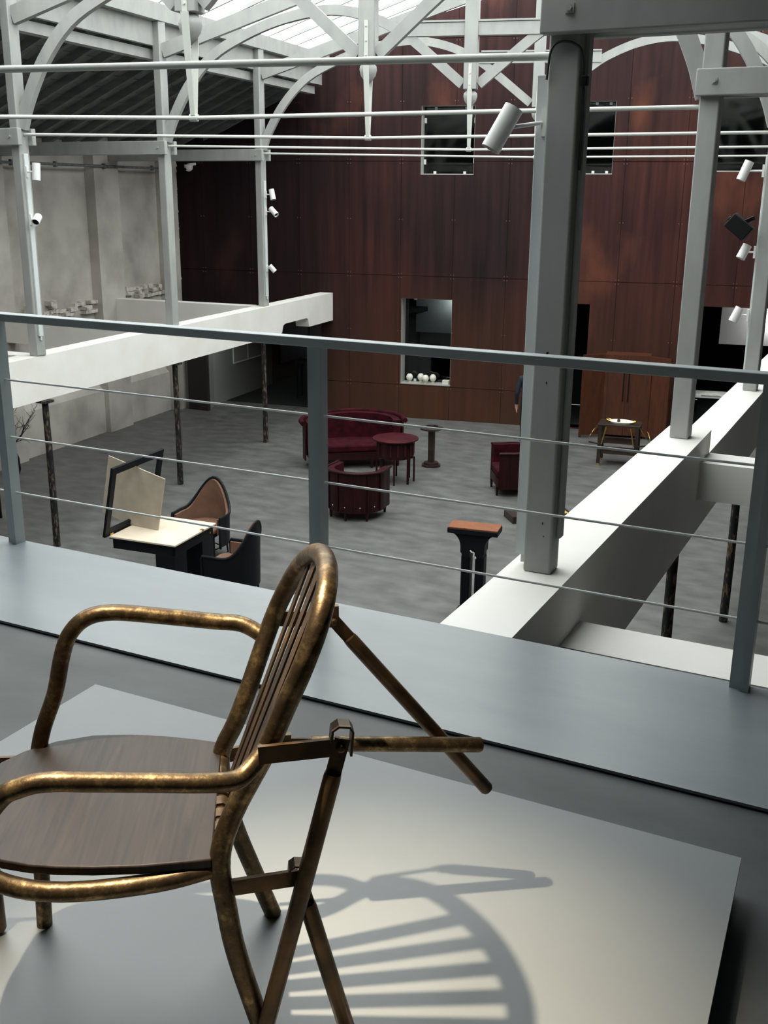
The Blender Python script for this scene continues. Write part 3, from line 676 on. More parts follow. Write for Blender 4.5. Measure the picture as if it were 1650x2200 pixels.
def spotlight(P, d, L, r, arm, label, m_=WHT, group=None):   # can lamp: centre P, direction d (emitting), length L, radius r, arm = point of its bracket
    P = np.array(P, float); d = np.array(d, float)/np.linalg.norm(d); arm = np.array(arm, float)
    u = np.cross(d, [0, 0, 1.]) if abs(d[2]) < .98 else np.cross(d, [1., 0, 0]); u /= np.linalg.norm(u); v = np.cross(d, u)
    o = thing('track_spotlight', label, 'spotlight', P)
    c = MB().lathe([(r*.88, -L/2+.012), (r*.9, -L/2), (r, -L/2), (r, L/2), (r*.9, L/2), (r*.88, L/2-.03), (r*.5, L/2-.035), (0, L/2-.035)], (0, 0, 0), 24, axis=(u, v, d))
    c.lathe([(0, -L/2+.012), (r*.88, -L/2+.012)], (0, 0, 0), 24, axis=(u, v, d))
    can = c.build('lamp_can', m_, o)
    MB().lathe([(0, L/2-.03), (r*.86, L/2-.03)], (0, 0, 0), 20, axis=(u, v, d)).build('lens', BLK, can)
    fins = MB()
    for k in range(-3, 4): fins.bar(u*k*r*.22-d*(L/2-.012)-v*r*math.sqrt(max(0, .76-(k*.22)**2))*.9, u*k*r*.22-d*(L/2-.012)+v*r*math.sqrt(max(0, .76-(k*.22)**2))*.9, r*.09, .006, d)
    fins.build('cooling_fins', BLK, can)
    a = arm-P; ln = np.linalg.norm(a); a /= ln
    MB().tube([a*r*.9, a*ln], r*.17+.002, 10).build('bracket_arm', m_, o)
    MB().box(arm-P-V(.012, .014, r*.9+.02), arm-P+V(.012, .014, r*.9+.02)).build('track_adapter', m_, o)
    return o
tgt = CO+CB*.16-CU*.14
o = spotlight(SP, tgt-SP, .16, .035, SP+V(0, 0, .15), 'white spotlight over the walkway aimed at the brass chair, out of view')
ld = bpy.data.lights.new('spot_bulb', 'SPOT'); ld.energy = 660; ld.color = (1, .83, .6); ld.spot_size = math.radians(35); ld.spot_blend = 1; ld.shadow_soft_size = .022
lo = bpy.data.objects.new('spot_bulb', ld); C.objects.link(lo); lo.parent = o
dd = (tgt-SP)/np.linalg.norm(tgt-SP); lo.location = tuple(dd*.09); lo.rotation_euler = Vector(dd).to_track_quat('-Z', 'Y').to_euler()

# ================================================================ LIGHT TRACKS AND SPOTLIGHTS ON THE POSTS
def rail(P, z0, z1, label, w_=.03):
    r = thing('lighting_track', label, 'track', (P[0], P[1], z0)); MB().box((-(w_ if w_ > .031 else .012), -.035, 0), ((w_ if w_ > .031 else .012), .035, z1-z0)).build('channel', TRACK, r, bevel=.003)
    MB().box((-.008, -.012, -.05), (.008, .012, 0)).build('end_feed', TRACK, r); return r
rail(L1+V(.08, -.0, 0), 2.92, 5.2, 'white lighting track up the nearest left post')
rail(L3+V(.08, -.0, 0), 2.85, 4.95, 'white lighting track up the farthest left post')
rail(R1+V(-.112, .03, 0), 2.93, 5.33, 'pale grey lighting track up the big near post', .034)
rail(R3+V(-.09, .03, 0), 2.8, 5.2, 'pale grey lighting track up the third right post')
MB_ = MB().box((-.008, -.03, 0), (.012, .03, 2.5)); o = thing('cable_cover', 'grey cable cover on the right side of the big near post', 'cover', R1+V(.086, .03, 3.05)); MB_.build('cover_strip', WOODG, o)
def spot_at(px, P, dx, d, L, r, label, adx=.1, m_=WHT):
    c = onpl(px[0], px[1], P, (0, 1, 0)); spotlight(c, d, L, r, V(P[0]+adx, P[1], c[2]+.0), label, m_)
spot_at((78, 369), L1+V(0, -.02, 0), 0, (.0, -.1, -1), .21, .05, 'upper white spotlight on the nearest left post, hanging straight down')
spot_at((79, 472), L1+V(0, -.02, 0), 0, (.35, -.75, -.45), .15, .05, 'lower white spotlight on the nearest left post, facing the viewer')
spot_at((585, 418), L3, 0, (.28, -.1, -1), .19, .05, 'top spotlight of three on the farthest left post')
spot_at((588, 455), L3, 0, (.8, -.2, -.62), .19, .05, 'middle spotlight of three on the farthest left post')
spot_at((585, 577), L3, 0, (.65, .3, -.8), .15, .045, 'bottom spotlight of three on the farthest left post')
c = onpl(1079, 276, (0, 5.0, 0), (0, 1, 0)); a1 = onpl(1100, 230, (0, 5.0, 0), (0, 1, 0)); a0 = onpl(1058, 322, (0, 5.0, 0), (0, 1, 0))
spotlight(c, (a0-a1)+V(0, -.06, 0), .215, .047, V(-1.725, 5.15, onpl(1150, 262, (0, 5.1, 0), (0, 1, 0))[2]), 'large white can spotlight on the big near post', WHT)
spot_at((1601, 367), R3+V(0, -.06, 0), 0, (-.35, -.15, -1), .21, .05, 'white spotlight high on the third right post', -.105)
spot_at((1598, 541), R3+V(0, -.06, 0), 0, (-.4, -.3, -1), .16, .05, 'white spotlight just below the black projector', -.105)
spot_at((1582, 676), R3+V(0, -.06, 0), 0, (-.4, -.2, -1), .17, .05, 'lowest white spotlight on the third right post', -.105)
# black projector
c = onpl(1592, 490, R3+V(0, -.1, 0), (0, 1, 0))
r = thing('projector', 'small black projector clamped to the third right post', 'projector', c)
M3 = Matrix.Rotation(math.radians(38), 4, 'Y')
mb = MB().box((-.15, -.1, -.085), (.11, .1, .085)); mb.v = [tuple(M3@Vector(p)) for p in mb.v]; mb.build('body', BLK, r, bevel=.01)
mb = MB().lathe([(.03, 0), (.03, .04), (.024, .045)], (-.13, 0, 0), 14, axis=(V(0, 1, 0), V(0, 0, 1), V(-1, 0, 0))); mb.v = [tuple(M3@Vector(p)) for p in mb.v]; mb.build('lens', BLK, r)
MB().bar((-.02, 0, .04), (.12, .06, .11), .03, .04).build('clamp_arm', BLK, r)
# loose black cables by the big post
z = 5.36
tag(MB().tube(bez([R1+V(-.075, -.08, 5.3), R1+V(-.06, -.085, 5.42), R1+V(-.02, -.085, 5.46), R1+V(.05, -.085, 5.45), R1+V(.088, -.07, 5.4), R1+V(.092, -.03, 5.2), R1+V(.09, -.02, 4.9)], 6), .006, 8).build('power_cable', mat('dark_grey_cable', rgb(52, 54, 55), .6)), 'dark grey cable looped over the top of the big near post', 'cable')
r = thing('junction_box', 'small black junction box on the right side of the big near post', 'box', R1+V(.1, -.05, 5.27))
MB().box((-.014, -.02, 0), (.014, .02, .045)).build('housing', BLK, r, bevel=.004)
# dome camera high in the far left corner
c = onpl(405, 358, W0-WN*.34, WN)
r = thing('security_camera', 'white dome security camera in the far left corner', 'camera', c)
MB().lathe([(0, -.1), (.05, -.09), (.085, -.05), (.09, 0), (.09, .04), (.0, .05)], (0, 0, 0), 20).build('dome', WHT, r)
MB().lathe([(.0, .012), (.03, .008), (.034, 0)], (-.02, -.075, -.04), 14, axis=(V(1, 0, 0), V(0, 0, 1), V(.2, -1, -.2)/1.04)).build('lens', BLK, r)
MB().bar((0, 0, .04), (.0, .24, .06), .05, .05).build('wall_arm', WHT, r)

# ================================================================ FURNITURE ON THE LOWER FLOOR
# desk with an opened lid that holds a pivoting panel
f7 = lambda x, y: (200+x/3.929, 900+y/3.929)
dA, dB_, dC = onz(*f7(135, 988), .76), onz(*f7(690, 1068), .76), onz(*f7(1040, 878), .76)
ex = (dB_-dA); DWd = np.linalg.norm(ex); ex /= DWd; ey = V(-ex[1], ex[0], 0); DL = .965
dk = thing('writing_desk', 'black writing desk with cream top and an opened lid frame', 'desk', (dA[0], dA[1], 0), math.atan2(ex[1], ex[0]))
MB().box((0, 0, .735), (DWd, DL, .757)).build('cream_top', CREAM, dk, bevel=.003)
MB().box((.0, .0, .728), (DWd, DL, .736)).build('top_edge', EBON, dk)
mb = MB()
for a, b in (((.03, .03, .6), (DWd-.03, .055, .728)), ((.03, DL-.055, .6), (DWd-.03, DL-.03, .728)), ((.03, .03, .6), (.055, DL-.03, .728)), ((DWd-.055, .03, .6), (DWd-.03, DL-.03, .728))): mb.box(a, b)
mb.build('apron', EBON, dk)
for x, y, a in ((DWd-.03, .03, -1), (DWd-.03, DL-.3, -1)):
    MB().box((x, y, 0), (x+a*.27, y+.27, .6)).build('leg', EBON, dk, bevel=.006)
MB().tube([(DWd-.2, DL-.3, .16), (DWd-.2, .3, .16)], .016, 8).build('stretcher', EBON, dk)
for y in (.62,): MB().box((DWd-.035, y, .745), (DWd+.004, y+.05, .766)).build('lock_plate', BRSH, dk)
MB().lathe([(.012, 0), (.014, .01), (.0, .018)], (DWd-.03, DL-.12, .66), 10, axis=(V(0, 1, 0), V(0, 0, 1), V(1, 0, 0))).build('knob', BRSH, dk)
ld_ = thing_l = None
up = V(.19, 0, .9); up /= np.linalg.norm(up); lh = .90; o0 = V(-.035, -.06, .752)
def lq(s_, t, n_=0): return o0+V(0, 1, 0)*s_+up*t+V(up[2], 0, -up[0])*n_
LW_ = DL+.13; fw = .085
fr = MB()
for s0, s1, t0, t1 in ((0, LW_, 0, fw), (0, LW_, lh-fw, lh), (0, fw, fw, lh-fw), (LW_-fw, LW_, fw, lh-fw)):
    fr.prism([lq(s0, t0, -.0175), lq(s1, t0, -.0175), lq(s1, t1, -.0175), lq(s0, t1, -.0175)], V(up[2], 0, -up[0])*.035)
lid = fr.build('lid_frame', EBON, dk)
for s_ in (.12, LW_-.12): MB().box(lq(s_, .0)-V(.005, .03, .0), lq(s_, .03)+V(.03, .03, .0)).build('hinge', BRSH, lid)
def dw(p): # desk local -> world
    return V(dA[0], dA[1], 0)+ex*p[0]+ey*p[1]+V(0, 0, p[2])
# panel: plane through the lid's mid axis and the photographed lower right corner
pr_ = onz(*f7(555, 928), .775); loc = V((pr_-V(dA[0], dA[1], 0))@ex, (pr_-V(dA[0], dA[1], 0))@ey, .775)
ax0 = lq(LW_/2, .02); hd = loc-ax0; hd -= up*(hd@up); hwid = np.linalg.norm(hd); hd /= hwid; nn_ = np.cross(hd, up); hwid = min(hwid, .46)
pan = MB().prism([ax0-hd*hwid+up*.0, ax0+hd*hwid, ax0+hd*hwid+up*(lh-fw-.05), ax0-hd*hwid+up*(lh-fw-.05)], nn_*.018)
pan.build('pivot_panel', PARCH, dk)
for t in (.06, lh-fw-.03): MB().tube([lq(LW_/2, t-.025), lq(LW_/2, t+.02)], .014, 8).build('pivot', BRSH, lid)

# barrel chairs: a shell wrapped round a seat, height varies round the back
def shell(R, ang, hfun, z0, t, n=28, sx=1, ext=0, flare=0.0):
    """returns outer/inner rows; angle 0 is straight back (-y), the seat opens to +y"""
    A = [ang*(2*i/(n-1)-1) for i in range(n)]; P = []
    for a in A: P.append((R*sx*math.sin(a), -R*math.cos(a)))
    if ext: P = [(P[0][0], P[0][1]+ext)]+P+[(P[-1][0], P[-1][1]+ext)]; A = [A[0]]+A+[A[-1]]
    return A, P
def shell_mb(R, ang, hfun, z0, t, sx=1, ext=0, off=0, flare=0, n=28, rowsz=6):
    A, P = shell(R-off, ang, hfun, z0, t, n, sx, ext)
    rows, nr = [], []
    for k in range(rowsz):
        f = k/(rowsz-1); row, nrow = [], []
        for a, (x, y) in zip(A, P):
            z = z0+(hfun(a)-z0)*f; s_ = 1+flare*f
            row.append(V(x*s_, y*s_, z)); nn = V(-math.sin(a), math.cos(a), 0); nrow.append(nn)
        rows.append(row); nr.append(nrow)
    return MB().sheet(rows, nr, t), A, P
def barrel_chair(P, face, label, group, lean_=0):
    """ebonised armchair with tan upholstery; face = azimuth the sitter looks to"""
    c = thing('barrel_armchair', label, 'chair', P, face-math.pi/2, group)
    R = .35; ang = math.radians(100)
    def h(a):
        x = abs(a)/ang; return .62+.40*(.5+.5*math.cos(math.pi*min(1, x/.78)))**1.25
    mb, A, Pn = shell_mb(R, ang, h, .2, .022, 1, .12, 0, .04); mb.build('outer_shell', EBON, c)
    mb, _, _ = shell_mb(R, ang, lambda a: h(a)-.02, .38, .03, 1, .115, .023, .04); mb.build('inner_upholstery', TAN, c)
    rim = [V(x*1.04, y*1.04, h(a)) for a, (x, y) in zip(A, Pn)]
    rim = [rim[0]*V(1, 1, 0)+V(0, .01, .2), rim[0]*V(1, 1, 0)+V(0, .012, .58)]+rim+[rim[-1]*V(1, 1, 0)+V(0, .012, .58), rim[-1]*V(1, 1, 0)+V(0, .01, .2)]
    MB().tube(rim, .017, 8).build('rim_rail', EBON, c)
    poly = [V(.29*math.sin(a), -.29*math.cos(a), .40) for a in np.linspace(-1.75, 1.75, 18)]+[V(.29, .22, .40), V(.22, .27, .40), V(-.22, .27, .40), V(-.29, .22, .40)]
    MB().prism(poly, (0, 0, .06)).build('seat', TAN, c, bevel=.015)
    MB().prism([p*V(1, 1, 0)+V(0, 0, .36) for p in poly], (0, 0, .04)).build('seat_frame', EBON, c)
    for x, y in ((.26, .2), (-.26, .2), (.21, -.22), (-.21, -.22)):
        MB().tube([(x, y, .37), (x*1.08, y*1.15, 0)], .014, 8, rs=[.017, .012]).build('leg', EBON, c)
    ring = [V(.22*math.cos(a), .2*math.sin(a), .13) for a in np.linspace(0, 2*math.pi, 17)]
    MB().tube(ring, .009, 6).build('stretcher', EBON, c)
    return c
p1 = onz(468, 1188, 0); p2 = onz(512, 1262, 0)
barrel_chair((-8.27, 11.12, 0), math.radians(277), 'tan upholstered black armchair facing the viewer behind the desk', 'pair of black barrel armchairs at the desk')
barrel_chair((-7.06, 10.02, 0), math.radians(186), 'black armchair with its back to the viewer, nearest the walkway', 'pair of black barrel armchairs at the desk')

# crimson suite
def velvet_chair(P, face, label, R=.36, ang=105, sx=1, hb=.60, ha=.60, legs=((.26, .26), (-.26, .26), (.24, -.3), (-.24, -.3), (0, -.36)), ext=.16):
    c = thing('velvet_armchair', label, 'armchair', P, face-math.pi/2, 'crimson velvet armchairs')
    ang = math.radians(ang); h = lambda a: ha+(hb-ha)*max(0, math.cos(a))
    mb, A, Pn = shell_mb(R, ang, h, .13, .02, sx, ext); mb.build('wooden_shell', REDW, c)
    for k in range(7):                                # framed panels on the shell
        a0, a1 = -ang+2*ang*k/7, -ang+2*ang*(k+1)/7; am = a0
        u = V(sx*math.sin(am), -math.cos(am), 0)*(R+.006)
        MB().bar(u+V(0, 0, .14), u+V(0, 0, h(am)-.02), .03, .018, V(-math.cos(am), -math.sin(am), 0)).build('panel_stile', REDW, c)
        if k not in (0, 6):
            u2 = V(sx*math.sin((a0+a1)/2), -math.cos((a0+a1)/2), 0)*(R+.004)
            MB().lathe([(.009, 0), (.006, .006)], u2+V(0, 0, .22), 8, axis=(V(0, 0, 1), V(1, 0, 0), u2/np.linalg.norm(u2))).build('inlay_dot', EGG, c)
    mb, _, _ = shell_mb(R, ang, lambda a: h(a)+.012, .34, .085, sx, ext, .02, 0); mb.build('back_cushion', RED, c)
    rim = [V(x*1.02, y*1.02, h(a)+.012) for a, (x, y) in zip(A, Pn)]; MB().tube(rim, .02, 8).build('rim_rail', REDW, c)
    poly = [V(sx*(R-.03)*math.sin(a), -(R-.03)*math.cos(a), .3) for a in np.linspace(-1.7, 1.7, 18)]+[V(sx*(R-.05), .22, .3), V(sx*(R-.12), .27, .3), V(-sx*(R-.12), .27, .3), V(-sx*(R-.05), .22, .3)]
    MB().prism(poly, (0, 0, .13)).build('seat_cushion', RED, c, bevel=.03)
    MB().prism([p*V(1, 1, 0)+V(0, 0, .15) for p in poly], (0, 0, .15)).build('seat_rail', REDW, c)
    for x, y in legs: MB().tube([(x*sx, y, .15), (x*sx, y, 0)], .02, 8, rs=[.028, .018]).build('foot', REDW, c)
    return c
q = onz(768, 1104, 0)
velvet_chair((-7.36, 13.84, 0), math.radians(94), 'crimson velvet tub armchair seen from behind beside the round table', R=.45, hb=.74, ha=.72, legs=((.36, .26), (-.36, .26), (.3, -.3), (-.3, -.3), (0, -.42)))
q = onz(1098, 1052, 0)
velvet_chair((-5.72, 16.2, 0), math.radians(211), 'crimson velvet armchair facing left, half hidden by the big near post', R=.40, hb=.74, ha=.72)
# sofa
qa, qb = onz(668, 1003, 0), onz(850, 965, 0)
fc = (qa+qb)/2; dd = qb-qa; 
so_ = thing('velvet_sofa', 'curved crimson velvet sofa behind the round table', 'sofa', (-8.86, 16.5, 0), math.radians(-52)-math.pi/2)
hS = lambda a: .82+.06*max(0, math.cos(a))
mb, A, Pn = shell_mb(.52, math.radians(98), hS, .16, .03, 1.75, .12, n=36); mb.build('wooden_shell', REDW, so_)
mb, _, _ = shell_mb(.52, math.radians(98), lambda a: hS(a)+.015, .32, .13, 1.75, .11, .03, n=36); mb.build('back_cushion', RED, so_)
MB().tube([V(x*1.03, y*1.03, hS(a)+.015) for a, (x, y) in zip(A, Pn)], .045, 10).build('velvet_roll', RED, so_)
poly = [V(.83*math.sin(a), -.46*math.cos(a), .3) for a in np.linspace(-1.65, 1.65, 22)]+[V(.8, .2, .3), V(.6, .3, .3), V(-.6, .3, .3), V(-.8, .2, .3)]
MB().prism(poly, (0, 0, .14)).build('seat_cushion', RED, so_, bevel=.035)
MB().prism([p*V(1, 1, 0)+V(0, 0, .17) for p in poly], (0, 0, .13)).build('seat_rail', REDW, so_)
for x, y in ((.8, .2), (-.8, .2), (.55, -.4), (-.55, -.4), (.3, .28), (-.3, .28)): MB().tube([(x, y, .18), (x, y, 0)], .022, 8, rs=[.03, .02]).build('foot', REDW, so_)
# round table
q = onz(850, 1030, 0)
rt = thing('round_table', 'round dark red drum table on slim legs in front of the sofa', 'table', (-7.69, 15.87, 0))
MB().lathe([(.385, .735), (.395, .742), (.395, .76), (.38, .765), (0, .765)], n=32).build('tabletop', REDT, rt)
MB().lathe([(.34, .44), (.34, .735)], n=8, smooth=False).build('drum', REDW, rt)
for k in range(8):
    a = math.pi/8+k*math.pi/4; MB().bar((.322*math.cos(a), .322*math.sin(a), 0), (.322*math.cos(a), .322*math.sin(a), .44), .03, .03, (math.cos(a), math.sin(a), 0)).build('leg', REDW, rt)
    a2 = k*math.pi/4; d_ = V(math.cos(a2), math.sin(a2), 0); t_ = V(-d_[1], d_[0], 0)
    MB().prism([d_*.316+t_*i+V(0, 0, z_) for i, z_ in ((-.08, .49), (.08, .49), (.08, .69), (-.08, .69))], d_*.003).build('drum_panel', REDT, rt)
# octagonal pedestal
q = onz(926, 1001, 0)
pt = thing('pedestal_table', 'small dark pedestal table with octagonal top beyond the round table', 'table', (q[0], q[1], 0))
MB().lathe([(.18, 0), (.18, .035), (.14, .04), (.14, .075), (.08, .08)], n=8, smooth=False).build('stepped_base', DWOOD, pt)
MB().box((-.05, -.05, .07), (.05, .05, .68)).build('column', DWOOD, pt, bevel=.008)
MB().lathe([(.09, .66), (.22, .685), (.22, .71), (0, .71)], n=8, smooth=False).build('top', DWOOD, pt)
r = thing('brass_dish', 'small shiny dish on top of the pedestal table', 'dish', (q[0], q[1], .711))
MB().lathe([(.05, 0), (.10, .012), (.12, .03), (.112, .03), (.09, .016), (0, .008)], n=20).build('bowl', mat('dark_polished_metal', rgb(120, 112, 104), .2, 1), r)

# black pedestal with orange walnut top, seen from above near the right beam
pz = 1.12
pa, pb, pcn, pdn = onz(961, 1131, pz), onz(1068, 1142, pz), onz(1078, 1129, pz), onz(977, 1115, pz)
pe = (pb-pa); pw = np.linalg.norm(pe); pe /= pw; dep = float(np.linalg.norm(pcn-pb))
pn_ = V(-pe[1], pe[0], 0)
mid = (pa+pb+pcn+pdn)/4
ps_ = thing('pedestal_stand', 'tall ebonised twin column stand with an orange walnut top', 'stand', (mid[0], mid[1], 0), math.atan2(pe[1], pe[0]))
D2 = .135
MB().box((-pw/2, -D2, pz-.016), (pw/2, D2, pz)).build('walnut_top', ORW, ps_, bevel=.003)
MB().box((-pw/2-.004, -D2-.004, pz-.075), (pw/2+.004, D2+.004, pz-.0165)).build('top_frame', EBON, ps_, bevel=.006)
arc = [(-pw/2+.02+.13*math.sin(t), pz-.075-.17*(1-math.cos(t))) for t in np.linspace(0, math.pi/2, 7)]
prf = arc+[(-pw/2+.15, pz-.30), (-pw/2+.165, pz-.32), (-pw/2+.165, pz-.36), (-.03, pz-.36), (-.03, pz-.30), (.03, pz-.30), (.03, pz-.36), (pw/2-.165, pz-.36), (pw/2-.165, pz-.32), (pw/2-.15, pz-.30)]+[(-x, z_) for x, z_ in arc[::-1]]
MB().prism([V(x, -D2+.03, z_) for x, z_ in prf], (0, 2*D2-.06, 0)).build('bracket', EBON, ps_)
for sx in (-1, 1):
    MB().box((sx*.03 if sx > 0 else -.135, -D2+.05, .06), (.135 if sx > 0 else -.03, D2-.05, pz-.35)).build('column', EBON, ps_, bevel=.012)
    for k in (-.03, .0, .03): MB().box((sx*.0825+k-.004, -D2+.042, .1), (sx*.0825+k+.004, -D2+.05, pz-.42)).build('flute', EBON, ps_)
MB().box((-.2, -D2, 0), (.2, D2, .06)).build('base', EBON, ps_, bevel=.006)
mb = MB().tube(bez([(-.02, -D2+.02, pz-.27), (.0, -D2, pz-.28), (.025, -D2+.01, pz-.29), (.02, -D2+.01, pz-.34)], 5), .008, 8)
mb.tube(bez([(.03, -D2+.02, pz-.36), (.05, -D2, pz-.35), (.04, -D2, pz-.33)], 5), .008, 8); mb.build('pale_hook', EGG, ps_)

# folding cabinet before the back wall
cl, cr = wp(1.37, 0, -.62), wp(3.09, 0, -.62)
cb_ = thing('folding_cabinet', 'orange brown three part wooden cabinet with long dark handles before the rusted wall', 'cabinet', tuple((cl+cr)/2*V(1, 1, 0)), WAZ)
H_ = 1.64
def leaf(a, b, name):
    a = V(*a, 0); b = V(*b, 0); MB().bar(a+V(0, 0, .05+H_/2), b+V(0, 0, .05+H_/2), .04, H_).build(name, CABW, cb_)
    d_ = (b-a)/np.linalg.norm(b-a); n_ = V(d_[1], -d_[0], 0)
    fr_ = MB(); L_ = np.linalg.norm(b-a)
    for s0, s1, t0, t1 in ((0, L_, .05, .13), (0, L_, H_-.07, H_+.05), (0, .07, .13, H_-.07), (L_-.07, L_, .13, H_-.07)):
        p = [a+d_*s0+V(0, 0, t0), a+d_*s1+V(0, 0, t0), a+d_*s1+V(0, 0, t1), a+d_*s0+V(0, 0, t1)]; fr_.prism([q_+n_*.02 for q_ in p], n_*.012)
    fr_.build('leaf_frame', CABW, cb_)
leaf((-.86, -.18), (-.44, .08), 'side_leaf'); leaf((.44, .08), (.86, -.18), 'side_leaf')
leaf((-.44, .08), (-.003, .08), 'door'); leaf((.003, .08), (.44, .08), 'door')
MB().box((-.44, .1, .05), (.44, .5, H_+.05)).build('carcass', CABW, cb_)
for x in (-.05, .05): MB().box((x-.012, .035, .75), (x+.012, .056, 1.38)).build('handle', BLK, cb_)
for x, y in ((-.84, -.15), (.84, -.15), (-.42, .12), (.42, .12)): MB().box((x-.025, y-.025, 0), (x+.025, y+.025, .06)).build('foot', CABW, cb_)

# brass-trimmed tea trolley
q = V(-4.6, 18.72, 0)
tt = thing('tea_trolley', 'dark wooden tea trolley with brass rods in front of the cabinet', 'trolley', (q[0], q[1]+.2, 0), math.radians(8))
MB().box((-.38, -.25, .74), (.38, .25, .77)).build('top', DWOOD, tt, bevel=.004)
MB().box((-.33, -.22, .42), (.33, .22, .44)).build('shelf', DWOOD, tt); MB().box((-.33, -.22, .22), (.33, .22, .26)).build('shelf', DWOOD, tt)
for x, y in ((-.33, -.22), (.33, -.22), (-.33, .22), (.33, .22)):
    MB().box((x-.03, y-.03, .035), (x+.03, y+.03, .74)).build('leg', DWOOD, tt); MB().box((x-.026, y-.026, 0), (x+.026, y+.026, .035)).build('brass_foot', BRSH, tt)
for x in (-1, 1):
    MB().tube([(x*.22, -.27, .73), (x*.29, -.27, .40)], .013, 8).build('brass_rod', BRSH, tt)
    MB().tube(bez([(x*.36, -.2, .745), (x*.5, -.2, .56), (x*.55, 0, .45), (x*.5, .2, .56), (x*.36, .2, .745)], 5), .0035, 6).build('side_hoop', BRSH, tt)
    MB().bar((x*.33, -.25, .40), (x*.52, -.25, .43), .03, .02).build('side_arm', DWOOD, tt)
r = thing('serving_tray', 'bright oval tray with brass handles on the tea trolley', 'tray', (q[0]+.02, q[1]+.2, .771))
mb = MB().lathe([(.20, 0), (.22, .03), (.23, .032), (.205, .01), (0, .008)], n=28); mb.v = [(x, y*.75, z_) for x, y, z_ in mb.v]; mb.build('plate', mat('pale_enamel_tray', rgb(238, 234, 220), .3), r)
for x in (-1, 1): MB().tube(bez([(x*.21, -.06, .03), (x*.26, -.05, .05), (x*.27, 0, .055), (x*.26, .05, .05), (x*.21, .06, .03)], 4), .012, 8).build('handle', BRSH, r)
MB().lathe([(.03, .01), (.028, .05), (.02, .055), (0, .056)], (-.06, .03, 0), 12).build('inkwell_cap', DWOOD, r)

# low table with yellow inlay, mostly hidden behind the big near post
qa, qb = onz(1102, 1112, .1), onz(1230, 1104, .1)
lw_ = float(np.linalg.norm(qb-qa)); e_ = (qb-qa)/lw_
lt = thing('floor_case', 'low dark edged display case with yellow lining, mostly hidden behind the big near post', 'case', tuple(((qa+qb)/2+V(-e_[1], e_[0], 0)*.2)*V(1, 1, 0)), math.atan2(e_[1], e_[0]))
MB().box((-lw_/2, -.2, 0), (lw_/2, .2, .085)).build('base', DWOOD, lt)
for a, b in (((-lw_/2, -.2, .085), (lw_/2, -.17, .105)), ((-lw_/2, .17, .085), (lw_/2, .2, .105)), ((-lw_/2, -.17, .085), (-lw_/2+.22, .17, .105)), ((lw_/2-.03, -.17, .085), (lw_/2, .17, .105))): MB().box(a, b).build('rim', DWOOD, lt)
MB().box((-lw_/2+.22, -.17, .085), (lw_/2-.03, .17, .092)).build('lining', GOLD, lt)

# things in the lower window: egg ornaments and a small box
for k, (x, y, d_) in enumerate(((880, 812, .12), (904, 810, .22), (914, 815, .06), (930, 812, .17))):
    p = onpl(x, y, W0+WN*d_, WN)
    lab = ('white egg ornament at the left end of the lower window sill', 'white egg ornament second from left, set back on the sill', 'white egg ornament third from left, in front on the sill', 'white egg ornament rightmost on the window sill')[k]
    e = thing('egg_ornament', lab, 'ornament', (p[0], p[1], .772), 0, 'egg ornaments on the lower window sill')
    MB().lathe([(.0, .03), (.045, .045), (.07, .085), (.075, .115), (.062, .155), (.036, .183), (0, .19)], n=20).build('egg', EGG, e)
    MB().lathe([(.045, 0), (.04, .012), (.03, .04), (.025, .045)], n=14).build('stand', PARCH, e)
p = onpl(958, 824, W0+WN*.12, WN)
r = thing('white_box', 'small white box at the right end of the lower window sill', 'box', (p[0], p[1], .772), WAZ)
MB().box((-.07, -.06, 0), (.07, .06, .06)).build('body', EGG, r, bevel=.004); MB().box((-.075, -.065, .061), (.075, .065, .085)).build('lid', EGG, r, bevel=.004)

# lit white panels in the rooms behind the wall, each given its gradient by an added lamp
def lit_panel(s0, s1, z0, z1, d_, ls, lz, en, label):
    c = wp((s0+s1)/2, z0, d_); r = thing('wall_panel', label, 'panel', c, WAZ)
    MB().box((-(s1-s0)/2, -.02, 0), ((s1-s0)/2, .02, z1-z0)).build('board', WHT, r)
    lp = thing('panel_fill_lamp', 'added lamp lighting the '+label, 'lamp', wp(ls, lz, d_-.28))
    MB().lathe([(.02, -.05), (.03, -.02), (.03, .05)], n=12).build('fill_lamp_shell', BLK, lp)
    l_ = bpy.data.lights.new('panel_fill_bulb', 'POINT'); l_.energy = en; l_.shadow_soft_size = .05; ob = bpy.data.objects.new('panel_fill_bulb', l_); C.objects.link(ob); ob.parent = lp; ob.location = (0, 0, .12)
lit_panel(-2.75, -1.78, 1.66, 2.95, 1.8, -1.80, 2.3, 9, 'pale panel inside the lower window')
lit_panel(4.0, 5.3, 1.68, 2.95, 1.9, 5.15, 2.2, 22, 'pale panel inside the right hand opening')
mb = MB(); wbox(mb, -1.7, -1.66, .02, 3.2, 1.2, 3.2); struct(mb, 'wall_inner_brown', DARKRB, loc=(0, 0, 0))
# display shelf with an open book in the right opening
c = wp(4.25, 0, .45)
r = thing('display_shelf', 'white display shelf in the right hand opening of the rusted wall', 'shelf', c, WAZ)
MB().box((-.68, -.25, .78), (.75, .3, .84)).build('shelf_board', WHT, r, bevel=.004); MB().box((-.6, .1, 0), (.7, .25, .78)).build('shelf_base', DARKR, r)
b_ = thing('open_book', 'open book lying on the white display shelf', 'book', wp(3.9, .842, .30), WAZ)
for sx in (-1, 1):
    MB().prism([V(0, -.13, .012), V(sx*.08, -.13, .035), V(sx*.19, -.13, .012), V(sx*.19, -.13, 0), V(0, -.13, 0)], (0, .26, 0)).build('page_block', EGG, b_)
